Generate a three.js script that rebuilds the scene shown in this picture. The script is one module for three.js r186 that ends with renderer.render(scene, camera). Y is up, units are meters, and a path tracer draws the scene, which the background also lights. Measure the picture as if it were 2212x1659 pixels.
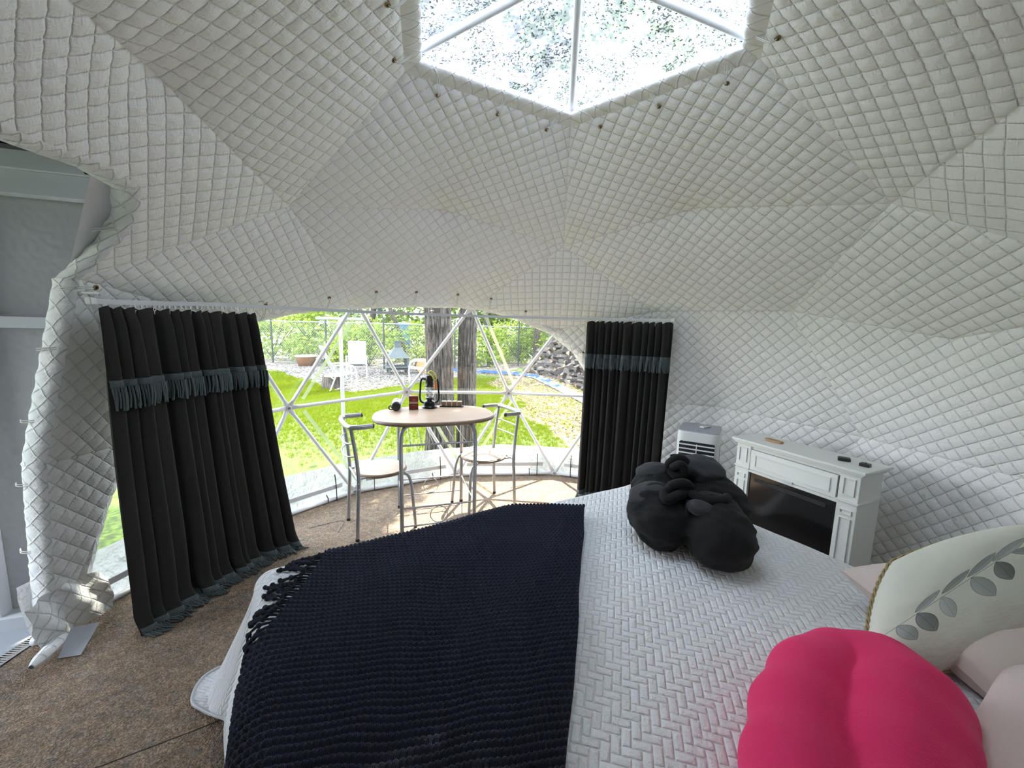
import * as THREE from 'three';
import { mergeGeometries, mergeVertices } from 'three/addons/utils/BufferGeometryUtils.js';
import { RoundedBoxGeometry } from 'three/addons/geometries/RoundedBoxGeometry.js';
import { MarchingCubes } from 'three/addons/objects/MarchingCubes.js';
import { RectAreaLightUniformsLib } from 'three/addons/lights/RectAreaLightUniformsLib.js';
import { ImprovedNoise } from 'three/addons/math/ImprovedNoise.js';

// ---------------------------------------------------------------- camera, sky, sun, exposure
const scene = new THREE.Scene();
const V = (x, y, z) => new THREE.Vector3(x, y, z);
const camera = new THREE.PerspectiveCamera(86.03, 2212 / 1659, 0.05, 400);
camera.position.set(-0.0417, 1.558, 1.801);
camera.rotation.order = 'YXZ';
camera.rotation.set(-0.13795, 0.10124, 0.02442);
scene.add(camera);
const renderer = new THREE.WebGLRenderer({ antialias: true });
renderer.toneMapping = THREE.LinearToneMapping;
renderer.toneMappingExposure = 2.85;
renderer.shadowMap.enabled = true;
renderer.shadowMap.type = THREE.PCFSoftShadowMap;

const skyW = 128, skyH = 64, skyData = new Float32Array(skyW * skyH * 4);
for (let j = 0; j < skyH; j++) for (let i = 0; i < skyW; i++) {
  const up = Math.sin(((j + 0.5) / skyH - 0.5) * Math.PI), k = Math.pow(Math.max(0, up), 0.55), o = (j * skyW + i) * 4;
  const c = up < 0 ? [0.5, 0.52, 0.5] : [1.5 - 0.45 * k, 1.56 - 0.36 * k, 1.66 - 0.22 * k];
  skyData.set([c[0] * 2.6, c[1] * 2.6, c[2] * 2.6, 1], o);
}
const sky = new THREE.DataTexture(skyData, skyW, skyH, THREE.RGBAFormat, THREE.FloatType);
sky.mapping = THREE.EquirectangularReflectionMapping; sky.magFilter = THREE.LinearFilter; sky.needsUpdate = true;
scene.background = sky;

const SUN = V(0.14, 0, -0.99).normalize().multiplyScalar(Math.cos(0.9)).add(V(0, Math.sin(0.9), 0));   // towards the sun
const sun = new THREE.DirectionalLight(new THREE.Color(1, 0.93, 0.8), 10);
sun.name = 'sun'; sun.position.copy(SUN).multiplyScalar(30); sun.castShadow = true; sun.shadow.radius = 1;
Object.assign(sun.shadow.camera, { left: -14, right: 14, top: 14, bottom: -14, near: 1, far: 70 });
sun.shadow.mapSize.set(4096, 4096);
scene.add(sun, sun.target);

// ---------------------------------------------------------------- helpers
function rng(seed) { let s = seed >>> 0; return () => { s = (s + 0x6d2b79f5) >>> 0; let t = Math.imul(s ^ (s >>> 15), 1 | s); t = (t + Math.imul(t ^ (t >>> 7), 61 | t)) ^ t; return ((t ^ (t >>> 14)) >>> 0) / 4294967296; }; }
const noiser = new ImprovedNoise();
const N3 = (x, y, z = 0) => noiser.noise(x + 311.3, y + 97.1, z + 41.7);
const clamp = (x, a, b) => Math.min(b, Math.max(a, x)), lerp = (a, b, t) => a + (b - a) * t, smooth = (a, b, x) => { const t = clamp((x - a) / (b - a), 0, 1); return t * t * (3 - 2 * t); };
const used = new Map();
function numbered(name) { const n = used.get(name) ?? 0; used.set(name, n + 1); return n ? name + '_' + String(n).padStart(3, '0') : name; }
function tag(o, label, category, group, kind) { if (label) o.userData.label = label; if (category) o.userData.category = category; if (group) o.userData.group = group; if (kind) o.userData.kind = kind; return o; }
function thing(name, label, category, p = [0, 0, 0], turn = 0, group) { const o = new THREE.Group(); o.name = numbered(name); o.position.set(...p); o.rotation.y = turn; scene.add(o); return tag(o, label, category, group); }
function structure(name) { const o = new THREE.Group(); o.name = numbered(name); scene.add(o); o.userData.kind = 'structure'; return o; }
const flatten = (g) => { g = g.index ? g.toNonIndexed() : g; for (const k of Object.keys(g.attributes)) if (!['position', 'normal', 'uv'].includes(k)) g.deleteAttribute(k); if (!g.attributes.uv) g.setAttribute('uv', new THREE.BufferAttribute(new Float32Array(g.attributes.position.count * 2), 2)); g.morphAttributes = {}; return g; };
const merge = (list) => (list.length === 1 ? list[0] : mergeGeometries(list.map(flatten)));
function obj(name, geometry, m, parent = scene) {
  const o = new THREE.Mesh(Array.isArray(geometry) ? merge(geometry) : geometry, m);
  o.name = parent === scene ? numbered(name) : name; o.castShadow = o.receiveShadow = true; parent.add(o);
  if (parent !== scene) { const n = parent.userData.__n ??= {}; const k = n[name] ?? 0; n[name] = k + 1; if (k) o.name = name + '_' + String(k).padStart(3, '0'); }
  return o;
}
function copyOf(root, p, turn, label, group) { const c = root.clone(); c.name = numbered(root.name.replace(/_\d{3}$/, '')); c.userData = { ...root.userData }; scene.add(c); if (p) c.position.set(...p); if (turn !== undefined) c.rotation.set(0, turn, 0); if (label) c.userData.label = label; if (group) c.userData.group = group; return c; }
const M4 = () => new THREE.Matrix4();
const at = (g, x, y, z, rx = 0, ry = 0, rz = 0) => g.applyMatrix4(M4().compose(V(x, y, z), new THREE.Quaternion().setFromEuler(new THREE.Euler(rx, ry, rz, 'YXZ')), V(1, 1, 1)));
const box = (w, h, d, x = 0, y = 0, z = 0, r = 0.003, s = 2) => new RoundedBoxGeometry(w, h, d, s, Math.min(r, w / 2.01, h / 2.01, d / 2.01)).translate(x, y, z);
const tube = (pts, r, seg = 24, rad = 10, closed = false) => { const c = new THREE.CatmullRomCurve3(pts.map((p) => (p.isVector3 ? p : V(...p))), closed, 'centripetal'); return capped(new THREE.TubeGeometry(c, seg, r, rad, closed), c, r, closed); };
function capped(g, c, r, closed) { if (closed) return g; const out = [flatten(g)]; for (const t of [0, 1]) { const p = c.getPoint(t), d = c.getTangent(t).multiplyScalar(t ? 1 : -1); const k = new THREE.CircleGeometry(r, 10); k.applyQuaternion(new THREE.Quaternion().setFromUnitVectors(V(0, 0, 1), d)); k.translate(p.x, p.y, p.z); out.push(flatten(k)); } return mergeGeometries(out); }
const rod = (a, b, r, r2 = r, rad = 12) => { a = a.isVector3 ? a : V(...a); b = b.isVector3 ? b : V(...b); const d = b.clone().sub(a), g = new THREE.CylinderGeometry(r2, r, d.length(), rad); g.applyQuaternion(new THREE.Quaternion().setFromUnitVectors(V(0, 1, 0), d.normalize())); const m = a.clone().add(b).multiplyScalar(0.5); return g.translate(m.x, m.y, m.z); };
const bar = (a, b, w, h, up = V(0, 1, 0)) => { a = a.isVector3 ? a : V(...a); b = b.isVector3 ? b : V(...b); const d = b.clone().sub(a), L = d.length(), z = d.normalize(), x = up.clone().cross(z).normalize(), y = z.clone().cross(x), m = a.clone().add(b).multiplyScalar(0.5); return new RoundedBoxGeometry(w, h, L, 2, Math.min(w, h) * 0.15).applyMatrix4(M4().makeBasis(x, y, z).setPosition(m)); };
const lathe = (prof, seg = 32) => new THREE.LatheGeometry(prof.map((p) => new THREE.Vector2(...p)), seg);
function extrude(pts, depth, bevel = 0.002, holes = []) { const s = new THREE.Shape(pts.map((p) => new THREE.Vector2(...p))); for (const h of holes) s.holes.push(new THREE.Path(h.map((p) => new THREE.Vector2(...p)))); return new THREE.ExtrudeGeometry(s, { depth, bevelEnabled: bevel > 0, bevelSize: bevel, bevelThickness: bevel, bevelSegments: 2, curveSegments: 16 }); }
// a grid surface f(u, v) -> [x, y, z]; uv(u, v) in metres
function surface(nu, nv, f, uv = (u, v) => [u, v], closeU = false) {
  const p = [], t = [], ix = [];
  for (let j = 0; j <= nv; j++) for (let i = 0; i <= nu; i++) { p.push(...f(i / nu, j / nv)); t.push(...uv(i / nu, j / nv)); }
  for (let j = 0; j < nv; j++) for (let i = 0; i < nu; i++) { const a = j * (nu + 1) + i, b = a + 1, c = a + nu + 1, d = c + 1; ix.push(a, b, d, a, d, c); }
  const g = new THREE.BufferGeometry(); g.setAttribute('position', new THREE.Float32BufferAttribute(p, 3)); g.setAttribute('uv', new THREE.Float32BufferAttribute(t, 2)); g.setIndex(ix); g.computeVertexNormals();
  if (closeU) { const n = g.attributes.normal; for (let j = 0; j <= nv; j++) { const a = j * (nu + 1), b = a + nu, v = V(n.getX(a) + n.getX(b), n.getY(a) + n.getY(b), n.getZ(a) + n.getZ(b)).normalize(); n.setXYZ(a, v.x, v.y, v.z); n.setXYZ(b, v.x, v.y, v.z); } }
  return g;
}
function texture(w, h, fn, srgb = false) {
  const d = new Uint8Array(w * h * 4);
  for (let y = 0; y < h; y++) for (let x = 0; x < w; x++) { const c = fn(x, y), o = (y * w + x) * 4; if (typeof c === 'number') d.fill(clamp(Math.round(c * 255), 0, 255), o, o + 3); else for (let k = 0; k < 3; k++) d[o + k] = clamp(Math.round(c[k] * 255), 0, 255); d[o + 3] = typeof c === 'number' || c.length < 4 ? 255 : clamp(Math.round(c[3] * 255), 0, 255); }
  const t = new THREE.DataTexture(d, w, h, THREE.RGBAFormat); t.wrapS = t.wrapT = THREE.RepeatWrapping; t.magFilter = THREE.LinearFilter; t.minFilter = THREE.LinearMipmapLinearFilter; if (srgb) t.colorSpace = THREE.SRGBColorSpace; t.needsUpdate = true; return t;
}
const rep = (t, x, y = x) => { const c = t.clone(); c.repeat.set(x, y); c.needsUpdate = true; return c; };
// value noise that repeats every n cells, for seamless tiles
function tileNoise(seed, n) { const r = rng(seed), a = Array.from({ length: n * n }, () => r()); return (x, y) => { const i = Math.floor(x), j = Math.floor(y), f = x - i, g = y - j, s = f * f * (3 - 2 * f), t = g * g * (3 - 2 * g), q = (p, k) => a[(((k % n) + n) % n) * n + (((p % n) + n) % n)]; return lerp(lerp(q(i, j), q(i + 1, j), s), lerp(q(i, j + 1), q(i + 1, j + 1), s), t); }; }
const mat = (color, roughness = 0.6, more = {}) => new THREE.MeshStandardMaterial({ color, roughness, side: THREE.DoubleSide, ...more });
const phys = (color, roughness = 0.6, more = {}) => new THREE.MeshPhysicalMaterial({ color, roughness, side: THREE.DoubleSide, ...more });
const lin = (r, g, b) => new THREE.Color().setRGB(r, g, b);

// ---------------------------------------------------------------- the geodesic dome: vertices and faces
const R = 2.5, CY = 0.445, C = V(0, CY, 0);
const hub = {};
{
  const t = Math.atan(2), dir = (th, deg) => { const p = deg * Math.PI / 180; return V(-Math.sin(th) * Math.sin(p), Math.cos(th), -Math.sin(th) * Math.cos(p)); };
  const top = V(0, 1, 0), A = [], B = [];
  for (let k = 0; k < 5; k++) { A.push(dir(t, 72 * k)); B.push(dir(Math.PI - t, 72 * k + 36)); }
  const mix = (...l) => l.reduce((s, [w, v]) => s.addScaledVector(v, w), V(0, 0, 0)).normalize();
  for (let k = 0; k < 5; k++) {
    const a = A[k], a2 = A[(k + 1) % 5], b = B[k], b2 = B[(k + 1) % 5];
    Object.assign(hub, { ['P1' + k]: mix([2, top], [1, a]), ['P2' + k]: mix([1, top], [2, a]), ['A' + k]: a.clone(), ['F' + k]: mix([1, top], [1, a], [1, a2]), ['e1' + k]: mix([2, a], [1, a2]), ['e2' + k]: mix([1, a], [2, a2]),
      ['r4a' + k]: mix([2, a], [1, b]), ['r4f' + k]: mix([1, a], [1, a2], [1, b]), ['r4b' + k]: mix([2, a2], [1, b]), ['r5a' + k]: mix([1, a], [2, b]), ['r5b' + k]: mix([1, a2], [2, b]), ['r5f' + k]: mix([1, a2], [1, b], [1, b2]) });
  }
  hub.V0 = top;
}
const hubAt = (key, s = 1) => { const p = hub[key].clone().multiplyScalar(R * s); p.y += CY; if (key.startsWith('r5')) p.y = 0.02; return p; };
const panels = [];   // [kind, k, faces]
for (let k = 0; k < 5; k++) {
  const j = (k + 1) % 5, i = (k + 4) % 5;
  panels.push(['gore', k, [['P1' + k, 'P1' + j, 'F' + k], ['P1' + k, 'F' + k, 'P2' + k], ['P1' + j, 'P2' + j, 'F' + k]]]);
  panels.push(['trap', k, [['P2' + k, 'F' + k, 'e1' + k], ['F' + k, 'e2' + k, 'e1' + k], ['F' + k, 'P2' + j, 'e2' + k]]]);
  panels.push(['kite', k, [['P2' + k, 'e1' + k, 'A' + k], ['P2' + k, 'A' + k, 'e2' + i]]]);
  panels.push(['low', k, [['e1' + k, 'r4f' + k, 'r4a' + k], ['e1' + k, 'e2' + k, 'r4f' + k], ['e2' + k, 'r4b' + k, 'r4f' + k]]]);
  panels.push(['side', k, [['e2' + i, 'A' + k, 'r4b' + i], ['A' + k, 'r4a' + k, 'r4b' + i], ['A' + k, 'e1' + k, 'r4a' + k]]]);
  panels.push(['lowskirt', k, [['r4a' + k, 'r4f' + k, 'r5a' + k], ['r4f' + k, 'r5b' + k, 'r5a' + k], ['r4f' + k, 'r4b' + k, 'r5b' + k]]]);
  panels.push(['sideskirt', k, [['r4b' + i, 'r5f' + i, 'r5b' + i], ['r4b' + i, 'r4a' + k, 'r5f' + i], ['r4a' + k, 'r5a' + k, 'r5f' + i]]]);
}
const azOf = (p) => Math.atan2(-p.x, -p.z) * 180 / Math.PI;
const azPoint = (az, r, y) => { const a = az * Math.PI / 180; return V(-r * Math.sin(a), y, -r * Math.cos(a)); };

// openings in the quilted liner, outlined in (azimuth in degrees, height)
const windowLine = [[94, -0.3], [92.6, 0.06], [89.8, 0.32], [87.6, 0.57], [83.5, 0.9], [77, 1.25], [69.4, 1.53], [64, 1.585], [57, 1.635], [47.4, 1.668], [36.7, 1.692], [25.2, 1.7], [18, 1.688], [11.8, 1.627], [2.2, 1.484], [-3.7, 1.31], [-6.7, 1.127], [-7.9, 1.01], [-10.4, 0.678], [-11.5, 0.1], [-11.5, -0.3]];
const doorLine = [[95.6, -0.3], [95.3, 1.1], [95, 1.6], [94.6, 1.9], [95.6, 2.0], [98, 2.075], [104, 2.095], [115, 2.07], [133, 2.07], [134, -0.3]];
const flat2 = (az, y) => [az * Math.PI / 180 * 2.3, y];
function along(line) {   // distance along an outline of its point nearest to (x, y)
  const P = line.map(([a, y]) => flat2(a, y));
  return (x, y) => { let best = 1e9, s = 0, out = 0; for (let i = 0; i < P.length - 1; i++) { const [ax, ay] = P[i], ex = P[i + 1][0] - ax, ey = P[i + 1][1] - ay, l = Math.hypot(ex, ey), t = clamp(((x - ax) * ex + (y - ay) * ey) / (l * l), 0, 1), d = Math.hypot(x - ax - ex * t, y - ay - ey * t); if (d < best) { best = d; out = s + l * t; } s += l; } return out; };
}
function outline(line) {
  const P = line.map(([a, y]) => flat2(a, y));
  return (x, y) => {   // signed distance, negative inside
    let d = 1e9, inside = false;
    for (let i = 0, j = P.length - 1; i < P.length; j = i++) {
      const [ax, ay] = P[j], [bx, by] = P[i], ex = bx - ax, ey = by - ay, wx = x - ax, wy = y - ay, t = clamp((wx * ex + wy * ey) / (ex * ex + ey * ey), 0, 1);
      d = Math.min(d, Math.hypot(wx - ex * t, wy - ey * t));
      if ((by > y) !== (ay > y) && x < (ax - bx) * (y - by) / (ay - by) + bx) inside = !inside;
    }
    return inside ? -d : d;
  };
}
const windowSD = outline(windowLine), doorSD = outline(doorLine), windowAlong = along(windowLine), doorAlong = along(doorLine);
const openings = [[windowSD, 0.055], [doorSD, 0]];
const openAt = (p) => { let m = 1e9, w = 0; openings.forEach(([sd, off], n) => { const d = sd(...flat2(azOf(p), p.y)) - off; if (d < m) { m = d; w = n; } }); return [m, w]; };

// ---------------------------------------------------------------- quilted fabric
const CELL = 0.064, TILE = CELL * 8;
const quiltBump = (() => {
  const S = 1024, n1 = tileNoise(5, 64), n2 = tileNoise(6, 16), n3 = tileNoise(7, 256);
  return texture(S, S, (x, y) => {
    const u = x / S * 8, v = y / S * 8, a = Math.abs(u - Math.round(u)) * CELL, b = Math.abs(v - Math.round(v)) * CELL;
    const groove = (d) => 1 - Math.exp(-Math.pow(d / 0.0026, 1.3));
    let h = 0.62 * groove(a) * groove(b);
    const along = a < b ? v : u, d = Math.min(a, b);
    h += 0.1 * Math.max(0, Math.sin(along * Math.PI * 2 * 16)) * Math.exp(-Math.pow(d / 0.0012, 2));   // stitches
    const pull = Math.exp(-d / 0.016);
    h += 0.36 * pull * (n1(a < b ? u * 3 : u * 14, a < b ? v * 14 : v * 3) - 0.5) * groove(d * 1.5);
    h += 0.2 * (n2((u + v) * 2, (u - v) * 2 + 4) - 0.5) * groove(d) + 0.025 * (n3(u * 32, v * 32) - 0.5);
    return 0.14 + h * 0.86;
  });
})();
const linerMat = mat(lin(0.85, 0.84, 0.83), 0.85, { bumpMap: quiltBump, bumpScale: 0.009, name: 'quilted liner' });
const quiltHeight = (u, v) => 0.0085 * Math.pow(Math.abs(Math.sin(Math.PI * u / CELL) * Math.sin(Math.PI * v / CELL)), 0.6);

function membrane(faces, s, levels, sag) {   // a sheet stretched over a group of dome faces: welded, relaxed, finely divided
  const pos = [], key = new Map(), tri = [];
  const put = (p) => { const k = [p.x, p.y, p.z].map((c) => Math.round(c * 1e4)).join(); if (!key.has(k)) { key.set(k, pos.length); pos.push(p.clone()); } return key.get(k); };
  const n = 4;
  for (const f of faces) {
    const [a, b, c] = f.map((q) => hubAt(q, s + (/^P2|^F/.test(q) ? -0.006 : /^e|^A/.test(q) ? 0.013 : 0))), id = (i, j) => put(V(0, 0, 0).addScaledVector(a, (n - i - j) / n).addScaledVector(b, i / n).addScaledVector(c, j / n));
    for (let i = 0; i < n; i++) for (let j = 0; j < n - i; j++) { tri.push([id(i, j), id(i + 1, j), id(i, j + 1)]); if (i + j < n - 1) tri.push([id(i + 1, j), id(i + 1, j + 1), id(i, j + 1)]); }
  }
  let T = tri;
  for (let level = 0; ; level++) {
    const E = new Map(), ek = (i, j) => (i < j ? i * 4e6 + j : j * 4e6 + i);
    for (const t of T) for (let e = 0; e < 3; e++) { const k = ek(t[e], t[(e + 1) % 3]); E.set(k, (E.get(k) ?? 0) + 1); }
    const edge = new Uint8Array(pos.length), nb = Array.from(pos, () => []);
    for (const [k, c] of E) { const j = k % 4e6, i = (k - j) / 4e6; nb[i].push(j); nb[j].push(i); if (c === 1) edge[i] = edge[j] = 1; }
    const rounds = [2, 2, 2, 2, 2, 1][level], g = sag / Math.pow(4, level);
    for (let r = 0; r < rounds; r++) { const old = pos.map((p) => p.clone()); for (let i = 0; i < pos.length; i++) if (!edge[i]) { const m = V(0, 0, 0); for (const j of nb[i]) m.add(old[j]); m.divideScalar(nb[i].length); pos[i].lerp(m, 0.6); pos[i].y -= g; } }
    if (level === levels) return [pos, T, edge];
    const mid = new Map(), half = (i, j) => { const k = ek(i, j); if (!mid.has(k)) { mid.set(k, pos.length); pos.push(pos[i].clone().add(pos[j]).multiplyScalar(0.5)); } return mid.get(k); };
    const next = [];
    for (const [a, b, c] of T) { const x = half(a, b), y = half(b, c), z = half(c, a); next.push([a, x, z], [x, b, y], [z, y, c], [x, y, z]); }
    T = next;
  }
}
const panelAngle = { gore: 45, trap: 45, kite: 45, low: 45, side: 45, lowskirt: 45, sideskirt: 45, gore1: 24, kite0: 0, kite4: 30, side4: 34 };
function linerPanel(kind, k, faces, levels) {
  const [pos, T, edge] = membrane(faces, 0.975, levels, kind === 'gore' ? (k === 1 ? 0.0042 : 0.0012) : kind === 'trap' ? 0.0008 : 0.0003);
  const mid = pos.reduce((m, p) => m.add(p), V(0, 0, 0)).divideScalar(pos.length), inward = C.clone().sub(mid).normalize();
  const up = V(0, 1, 0), ang = (panelAngle[kind + k] ?? panelAngle[kind]) * Math.PI / 180, right = up.clone().cross(inward).normalize(), top = inward.clone().cross(right).normalize();
  const U = right.clone().multiplyScalar(Math.cos(ang)).addScaledVector(top, Math.sin(ang)), W = top.clone().multiplyScalar(Math.cos(ang)).addScaledVector(right, -Math.sin(ang));
  const uv = pos.map((p) => { const d = p.clone().sub(mid); return [d.dot(U), d.dot(W)]; });
  const g0 = new THREE.BufferGeometry(); g0.setAttribute('position', new THREE.Float32BufferAttribute(pos.flatMap((p) => [p.x, p.y, p.z]), 3)); g0.setIndex(T.flat()); g0.computeVertexNormals();
  const nn = g0.attributes.normal, P = [];
  pos.forEach((p, i) => { const m = V(nn.getX(i), nn.getY(i), nn.getZ(i)); if (m.dot(inward) < 0) m.negate(); P.push(p.clone().addScaledVector(m, edge[i] ? 0 : quiltHeight(...uv[i]))); });
  // cut the openings
  const sd = pos.map((p) => (kind === 'gore' ? [9, 0] : openAt(p))), ix = [], rim = [];
  const cut = new Map(), cross = (i, j) => { const key = i < j ? i + '_' + j : j + '_' + i; if (!cut.has(key)) { const t = sd[i][0] / (sd[i][0] - sd[j][0]); cut.set(key, P.length); P.push(P[i].clone().lerp(P[j], t)); uv.push([lerp(uv[i][0], uv[j][0], t), lerp(uv[i][1], uv[j][1], t)]); } return cut.get(key); };
  for (let [a, b, c] of T) {
    const s = [a, b, c].map((i) => sd[i][0] > 0), n = s[0] + s[1] + s[2];
    if (n === 3) { ix.push(a, b, c); continue; } if (n === 0) continue;
    const o = n === 1 ? s.indexOf(true) : s.indexOf(false); [a, b, c] = [[a, b, c], [b, c, a], [c, a, b]][o];
    const x = cross(a, b), y = cross(a, c);
    if (n === 1) { ix.push(a, x, y); rim.push([x, y, sd[a][1]]); } else { ix.push(x, b, c, x, c, y); rim.push([y, x, sd[a][1]]); }
  }
  if (!ix.length) return null;
  const g = new THREE.BufferGeometry(); g.setAttribute('position', new THREE.Float32BufferAttribute(P.flatMap((p) => [p.x, p.y, p.z]), 3)); g.setAttribute('uv', new THREE.Float32BufferAttribute(uv.flatMap((t) => [t[0] / TILE, t[1] / TILE]), 2)); g.setIndex(ix); g.computeVertexNormals();
  const rims = [[], []]; for (const [x, y, w] of rim) rims[w].push([P[x], P[y]]);
  return [g, rims];
}
// the rolled edge of an opening: from the cut line of the liner over towards the frame
function hem(segments, which) {
  const sd = which ? doorSD : windowSD, G = [], prof = which ? [[0, 0], [0.014, 0.012], [0.02, 0.035], [0.02, 0.065], [0.012, 0.095], [0, 0.12], [-0.02, 0.135]] : [[0, 0], [0.012, 0.006], [0.04, 0.022], [0.062, 0.05], [0.066, 0.075]];
  const p = [], t = [];
  const ring = (q) => {
    const az = azOf(q), [x, y] = flat2(az, q.y), e = 0.03, gx = sd(x + e, y) - sd(x - e, y), gy = sd(x, y + e) - sd(x, y - e), l = Math.hypot(gx, gy) || 1, a = az * Math.PI / 180;
    const toward = V(-Math.cos(a), 0, Math.sin(a)).multiplyScalar(-gx / l).add(V(0, -gy / l, 0)), out = q.clone().sub(C).setY(which ? 0 : (q.y - CY) * 0.8).normalize();
    const s = (which ? doorAlong : windowAlong)(x, y), pf = 1 + (which ? 0.05 : 0.09) * N3(s * 5, which * 5, 2) + 0.05 * Math.abs(Math.sin(s / CELL * 0.7071 * Math.PI));
    return prof.map(([a, b], n) => [q.clone().addScaledVector(toward, a * pf).addScaledVector(out, b * (n > 2 ? 1 : pf)), [(s + a + b) * 0.7071 / TILE, (s - a - b) * 0.7071 / TILE]]);
  };
  const weld = new Map(), put = (v, u) => { const k = [v.x, v.y, v.z].map((c) => Math.round(c * 2e4)).join(); if (!weld.has(k)) { weld.set(k, p.length / 3); p.push(v.x, v.y, v.z); t.push(...u); } return weld.get(k); };
  for (const [a, b] of segments) { const ra = ring(a).map((r) => put(...r)), rb = ring(b).map((r) => put(...r)); for (let i = 0; i < prof.length - 1; i++) G.push(ra[i], rb[i], rb[i + 1], ra[i], rb[i + 1], ra[i + 1]); }
  const g = new THREE.BufferGeometry(); g.setAttribute('position', new THREE.Float32BufferAttribute(p, 3)); g.setAttribute('uv', new THREE.Float32BufferAttribute(t, 2)); g.setIndex(G); g.computeVertexNormals();
  return g;
}
const ceiling = structure('ceiling'), walls = { front: structure('wall_front'), left: structure('wall_left'), right: structure('wall_right'), back: structure('wall_back') };
const allRims = [[], []];
for (const [kind, k, faces] of panels) {
  const m = faces.flat().map((q) => hubAt(q)).reduce((a, b) => a.add(b), V(0, 0, 0)), az = azOf(m);
  const seen = kind === 'gore' ? k !== 2 : az > -100 && az < 120;
  const made = linerPanel(kind, k, faces, seen ? 4 : 2);
  if (!made) continue;
  const parent = kind === 'gore' ? ceiling : Math.abs(az) < 50 ? walls.front : az >= 50 && az < 140 ? walls.left : az <= -50 && az > -140 ? walls.right : walls.back;
  obj('liner_panel', made[0], linerMat, parent);
  made[1].forEach((s, w) => allRims[w].push(...s));
}
obj('liner_hem', hem(allRims[0], 0), linerMat, walls.front);
obj('liner_hem', hem(allRims[1], 1), linerMat, walls.left);

// the roll of quilting round the five edges of the roof light
for (let k = 0; k < 5; k++) {
  const j = (k + 1) % 5, a = hubAt('P1' + k, 0.975), b = hubAt('P1' + j, 0.975), fa = hubAt('P1' + k), fb = hubAt('P1' + j), L = a.distanceTo(b);
  const mid = a.clone().add(b).multiplyScalar(0.5), inward = V(-mid.x, 0, -mid.z).normalize();
  const g = surface(120, 10, (u, v) => {
    const p0 = a.clone().lerp(b, u), p1 = fa.clone().lerp(fb, u).add(V(0, 0.012, 0)), p = p0.lerp(p1, v);
    const tuck = 1 - 0.45 * Math.exp(-Math.pow(Math.min(u, 1 - u) / 0.05, 2));
    p.addScaledVector(inward, (0.078 * Math.sin(Math.PI * v * 0.76) + 0.008 * Math.sin(v * 3)) * tuck); p.y -= 0.012 * Math.sin(Math.PI * v) * tuck;
    const s = u * L, w = v * 0.09; p.addScaledVector(inward, quiltHeight((s + w) * 0.7071, (s - w) * 0.7071) * 0.8 * smooth(0, 0.2, v)); p.y += 0.004 * N3(u * 12, v * 3, k);
    return [p.x, p.y, p.z];
  }, (u, v) => [(u * L + v * 0.09) * 0.7071 / TILE, (u * L - v * 0.09) * 0.7071 / TILE]);
  obj('liner_hem', g, linerMat, ceiling);
}
// brass eyelets and the cords that tie the liner to the frame
const brass = mat(lin(0.28, 0.2, 0.1), 0.38, { metalness: 0.85 }), cordMat = mat(lin(0.7, 0.69, 0.66), 0.8), holeMat = mat(lin(0.02, 0.02, 0.02), 0.9);
function eyelet(p, normal, to, parent, loose = 0.012, via = null) {
  const q = new THREE.Quaternion().setFromUnitVectors(V(0, 0, 1), normal), ring = new THREE.TorusGeometry(0.0095, 0.0032, 8, 20).applyQuaternion(q).translate(p.x, p.y, p.z);
  const dark = new THREE.CircleGeometry(0.008, 16).applyQuaternion(q).translate(p.x, p.y, p.z), e = obj('eyelet', ring, brass, parent); obj('hole', dark, holeMat, e);
  if (!to) return;
  const d = to.clone().sub(p).normalize(), side = d.clone().cross(normal).normalize().multiplyScalar(0.0045), lift = normal.clone().multiplyScalar(loose);
  const strands = [-1, 1].map((s) => tube(via ? [p.clone().addScaledVector(normal, -0.003), ...via.map((q) => q.clone().add(V(0, s * 0.0045, 0))), to.clone().add(V(0, s * 0.004, 0))] : [p.clone().addScaledVector(normal, -0.003), p.clone().lerp(to, 0.12).add(lift).addScaledVector(side, s * 0.4), p.clone().lerp(to, 0.5).add(lift.clone().multiplyScalar(1.3)).addScaledVector(side, s), p.clone().lerp(to, 0.85).add(lift).addScaledVector(side, s), to.clone().addScaledVector(side, s)], 0.0022, 14, 6));
  obj('cord', strands, cordMat, parent);
}
for (let k = 0; k < 5; k++) {
  const j = (k + 1) % 5, a = hubAt('P1' + k, 0.974), b = hubAt('P1' + j, 0.974), fa = hubAt('P1' + k), fb = hubAt('P1' + j), f = hubAt('F' + k, 0.974);
  for (const u of [0.12, 0.47, 0.84]) { const p = a.clone().lerp(b, u), n = C.clone().sub(p).normalize(), m = p.clone().lerp(f, 0.055); const inw = V(-(a.x + b.x), 0, -(a.z + b.z)).normalize(); eyelet(m.addScaledVector(n, 0.012), n, fa.clone().lerp(fb, u + 0.01).addScaledVector(inw, 0.066).add(V(0, -0.012, 0)), ceiling, 0.02); }
}
const linerR = (az, y) => { const r = Math.sqrt(Math.max(0.1, (0.966 * R) ** 2 - (y - CY) ** 2)); return r; };
for (const y of [2.0, 1.93, 1.684, 1.422, 1.096, 0.797, 0.47]) { if (y > 1.95) continue; const p = azPoint(94.3, linerR(94, y) - 0.012, y), n = C.clone().sub(p).setY((CY - y) * 0.5).normalize(); const r0 = linerR(94, y); eyelet(p, n, azPoint(95.2, r0 + 0.115, y - 0.012), walls.left, 0.008, [azPoint(94.75, r0 - 0.012, y - 0.002), azPoint(95.5, r0 + 0.005, y - 0.004), azPoint(95.8, r0 + 0.04, y - 0.008), azPoint(95.75, r0 + 0.085, y - 0.011)]); }
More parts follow.
